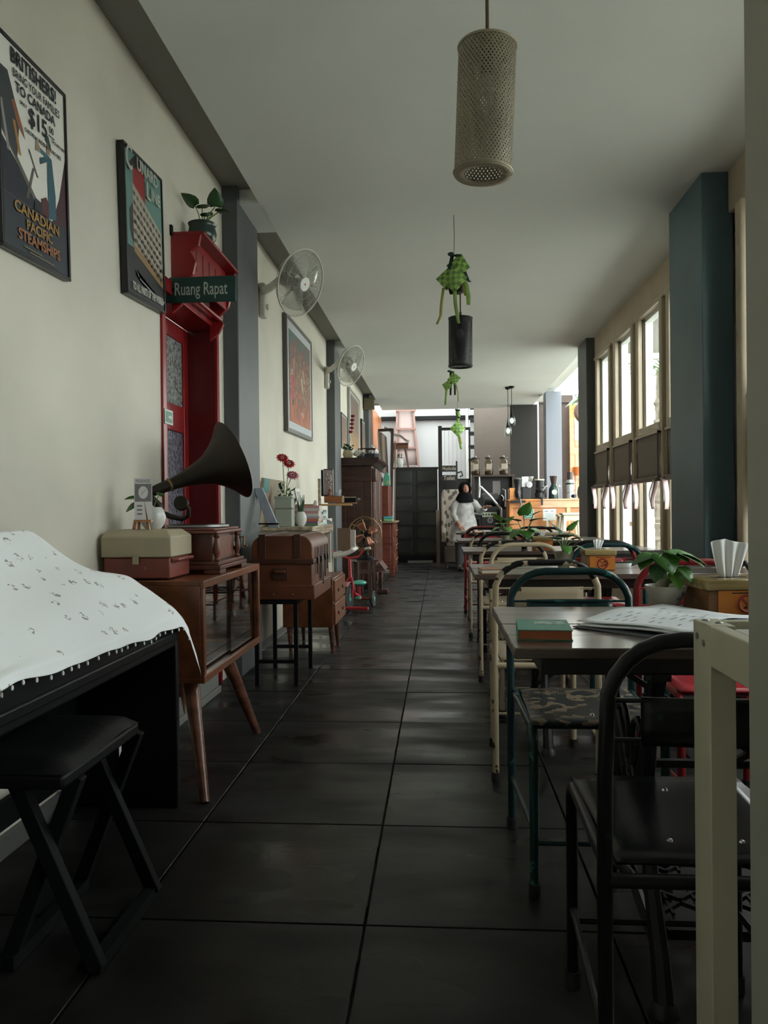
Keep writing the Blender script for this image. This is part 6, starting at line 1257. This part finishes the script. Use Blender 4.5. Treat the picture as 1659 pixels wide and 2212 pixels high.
for pts in ([(-.11, -.02, 1.095), (-.15, -.03, 1.05), (-.175, -.035, .90), (-.145, -.13, .79)], [(.11, -.02, 1.10), (.165, -.03, 1.08), (.25, -.10, .96), (.295, -.21, 1.00)]): part(w, 'sleeve', MB().tube(pts, [.065, .066, .056, .042], 12), TUN)
def hij(u, v):
    a = -PI / 2 + .0 + 2 * PI * u; op = max(0, math.cos(a + PI / 2)); 
    if v < .5:                                        # over the head, open round the face
        t_ = v / .5; th = PI * (.02 + .66 * t_); r = math.sin(th) * .098; z = 1.315 + .115 * math.cos(th); rr = r * (1 + .05); k = .5 if (op > .72 and .22 < t_) else 1.
        return (.01 + rr * math.cos(a), -.045 + rr * math.sin(a) * k * 1.05, z)
    t_ = (v - .5) / .5; r0 = math.sin(PI * .68) * .103; rx = r0 + (.15 - r0) * t_ ** .7; ry = r0 + (.125 - r0) * t_; return (.01 + rx * math.cos(a) * (1 + .04 * t_ * math.sin(a * 7)), -.045 + .02 * t_ + ry * math.sin(a), 1.315 + .115 * math.cos(PI * .68) - .125 * t_ - .035 * op * t_)
part(w, 'headscarf', MB().grid(hij, 48, 24), HIJ, solid=.004)
hd = part(w, 'face', MB().ell((.01, -.088, 1.305), (.052, .056, .078), 20, 14), SKIN)
part(hd, 'nose', MB().ell((.01, -.146, 1.297), (.009, .012, .018), 10, 6), SKIN); part(hd, 'mouth', MB().ell((.01, -.137, 1.262), (.018, .006, .006), 10, 5), M('lips', (.24, .07, .06), .5))
for s in (-1, 1):
    part(hd, 'eye', MB().ell((.01 + s * .021, -.134, 1.318), (.010, .006, .005), 10, 6), M('eye_white', (.5, .48, .46), .3)); part(hd, 'iris', MB().ell((.01 + s * .021, -.1395, 1.318), (.0045, .002, .0045), 8, 5), BM); part(hd, 'eyebrow', MB().ell((.01 + s * .021, -.1355, 1.334), (.014, .004, .003), 8, 5), BM)
part(w, 'trousers', MB().tube([(-.075, 0, .66), (-.08, -.01, .40), (-.08, .02, .10)], [.095, .075, .06], 12).tube([(.075, 0, .66), (.08, -.01, .40), (.08, .02, .10)], [.095, .075, .06], 12), TRS)
for s in (-1, 1): part(w, 'shoe', MB().ell((s * .08, -.05, .04), (.045, .12, .04), 12, 8), BM)

# ================================================================ GARDEN OUTSIDE THE WINDOWS
def foliage_blob(t, c, rad, n, mat, leaf=.12):
    mb = MB()
    for k in range(n):
        d = Vector((R.gauss(0, 1), R.gauss(0, 1), R.gauss(0, 1))).normalized() * R.uniform(.4, 1); p = Vector(c) + Vector((d.x * rad[0], d.y * rad[1], d.z * rad[2])); e = Vector((R.uniform(-1, 1), R.uniform(-1, 1), R.uniform(-.7, .5))).normalized(); q = e.cross(Vector((.2, .3, 1))).normalized(); l = leaf * R.uniform(.7, 1.3)
        mb.add([p, p + e * l * .4 + q * l * .3, p + e * l, p + e * l * .4 - q * l * .3], [(0, 1, 2, 3)])
    part(t, 'foliage', mb, mat, kind='stuff', fix=False)
BARK = M('pale_bark', (.26, .23, .19), .9, var=.6, scale=9, bump=.6)
t = thing('palm_trunk', 'pale ringed palm with drooping fronds in the garden beyond the windows', 'tree', (3.55, 13.0, -.15))
pts = [(0, 0, 0), (.05, 0, 1.0), (.12, 0, 2.0), (.15, 0, 3.4)]; part(t, 'trunk', MB().tube(pts, [.17, .14, .13, .12], 12), BARK)
for k in range(9): part(t, 'bark_ring', MB().lathe([(.155 - .004 * k, 0), (.175 - .004 * k, .04), (.15 - .004 * k, .09)], (.05 * (k * .3), 0, .25 + k * .32), n=12), BARK)
for k in range(9):
    a = 2 * PI * k / 9; mb = MB(); sp = [Vector((.15 + math.cos(a) * r, math.sin(a) * r, 3.4 + .5 * r - .55 * r * r)) for r in (0, .4, .8, 1.2, 1.5)]
    for i in range(4):
        for s in (-1, 1):
            for q in range(3): b_ = sp[i].lerp(sp[i + 1], q / 3); sd = Vector((-math.sin(a), math.cos(a), -.5)) * s * .35; mb.add([b_, b_ + sd + Vector((math.cos(a) * .15, math.sin(a) * .15, 0)), b_ + Vector((math.cos(a) * .08, math.sin(a) * .08, 0))], [(0, 1, 2)])
    part(t, 'frond', mb.tube(sp, .012, 5), LEAF)
for i, (x, y, h, m_, lb) in enumerate(((3.75, 9.6, .55, LEAF, 'low dark green garden shrub just outside the last window'), (3.9, 11.4, .7, LEAFD, 'dense green garden shrub in front of the palm'), (4.6, 13.6, .9, LEAFD, 'taller green garden shrub behind the palm'), (5.2, 17.0, 1.6, LEAF, 'loose green tree far out in the garden past the palm'))):
    t = thing('garden_shrub', lb, 'shrub', (x, y, -.15)); part(t, 'stem', MB().tube([(0, 0, 0), (.03, 0, h)], .03, 6), BARK); foliage_blob(t, (0, 0, h), (h * .7, h * .7, h * .75), 220, m_, .16)
t = thing('garden_fence', 'white painted rail fence out in the garden', 'fence', (3.0, 10.5, -.15))
for i in range(6): part(t, 'fence_post', MB().box(-.04, .04, -2 + i * .9 - .04, -2 + i * .9 + .04, 0, 1.0), WHITEP)
for z in (.45, .85): part(t, 'rail', MB().box(-.025, .025, -2.1, 2.6, z, z + .07), WHITEP)

# lettering becomes mesh
dg = bpy.context.evaluated_depsgraph_get(); done = {}
for o in [o for o in SC.objects if o.type == 'FONT']:
    me = bpy.data.meshes.new_from_object(o.evaluated_get(dg)); me.name = 'lettering'
    n = link('lettering', me, o.parent); n.matrix_local = o.matrix_local.copy(); nm = o.name
    bpy.data.objects.remove(o); n.name = nm; n['kind'] = 'stuff'
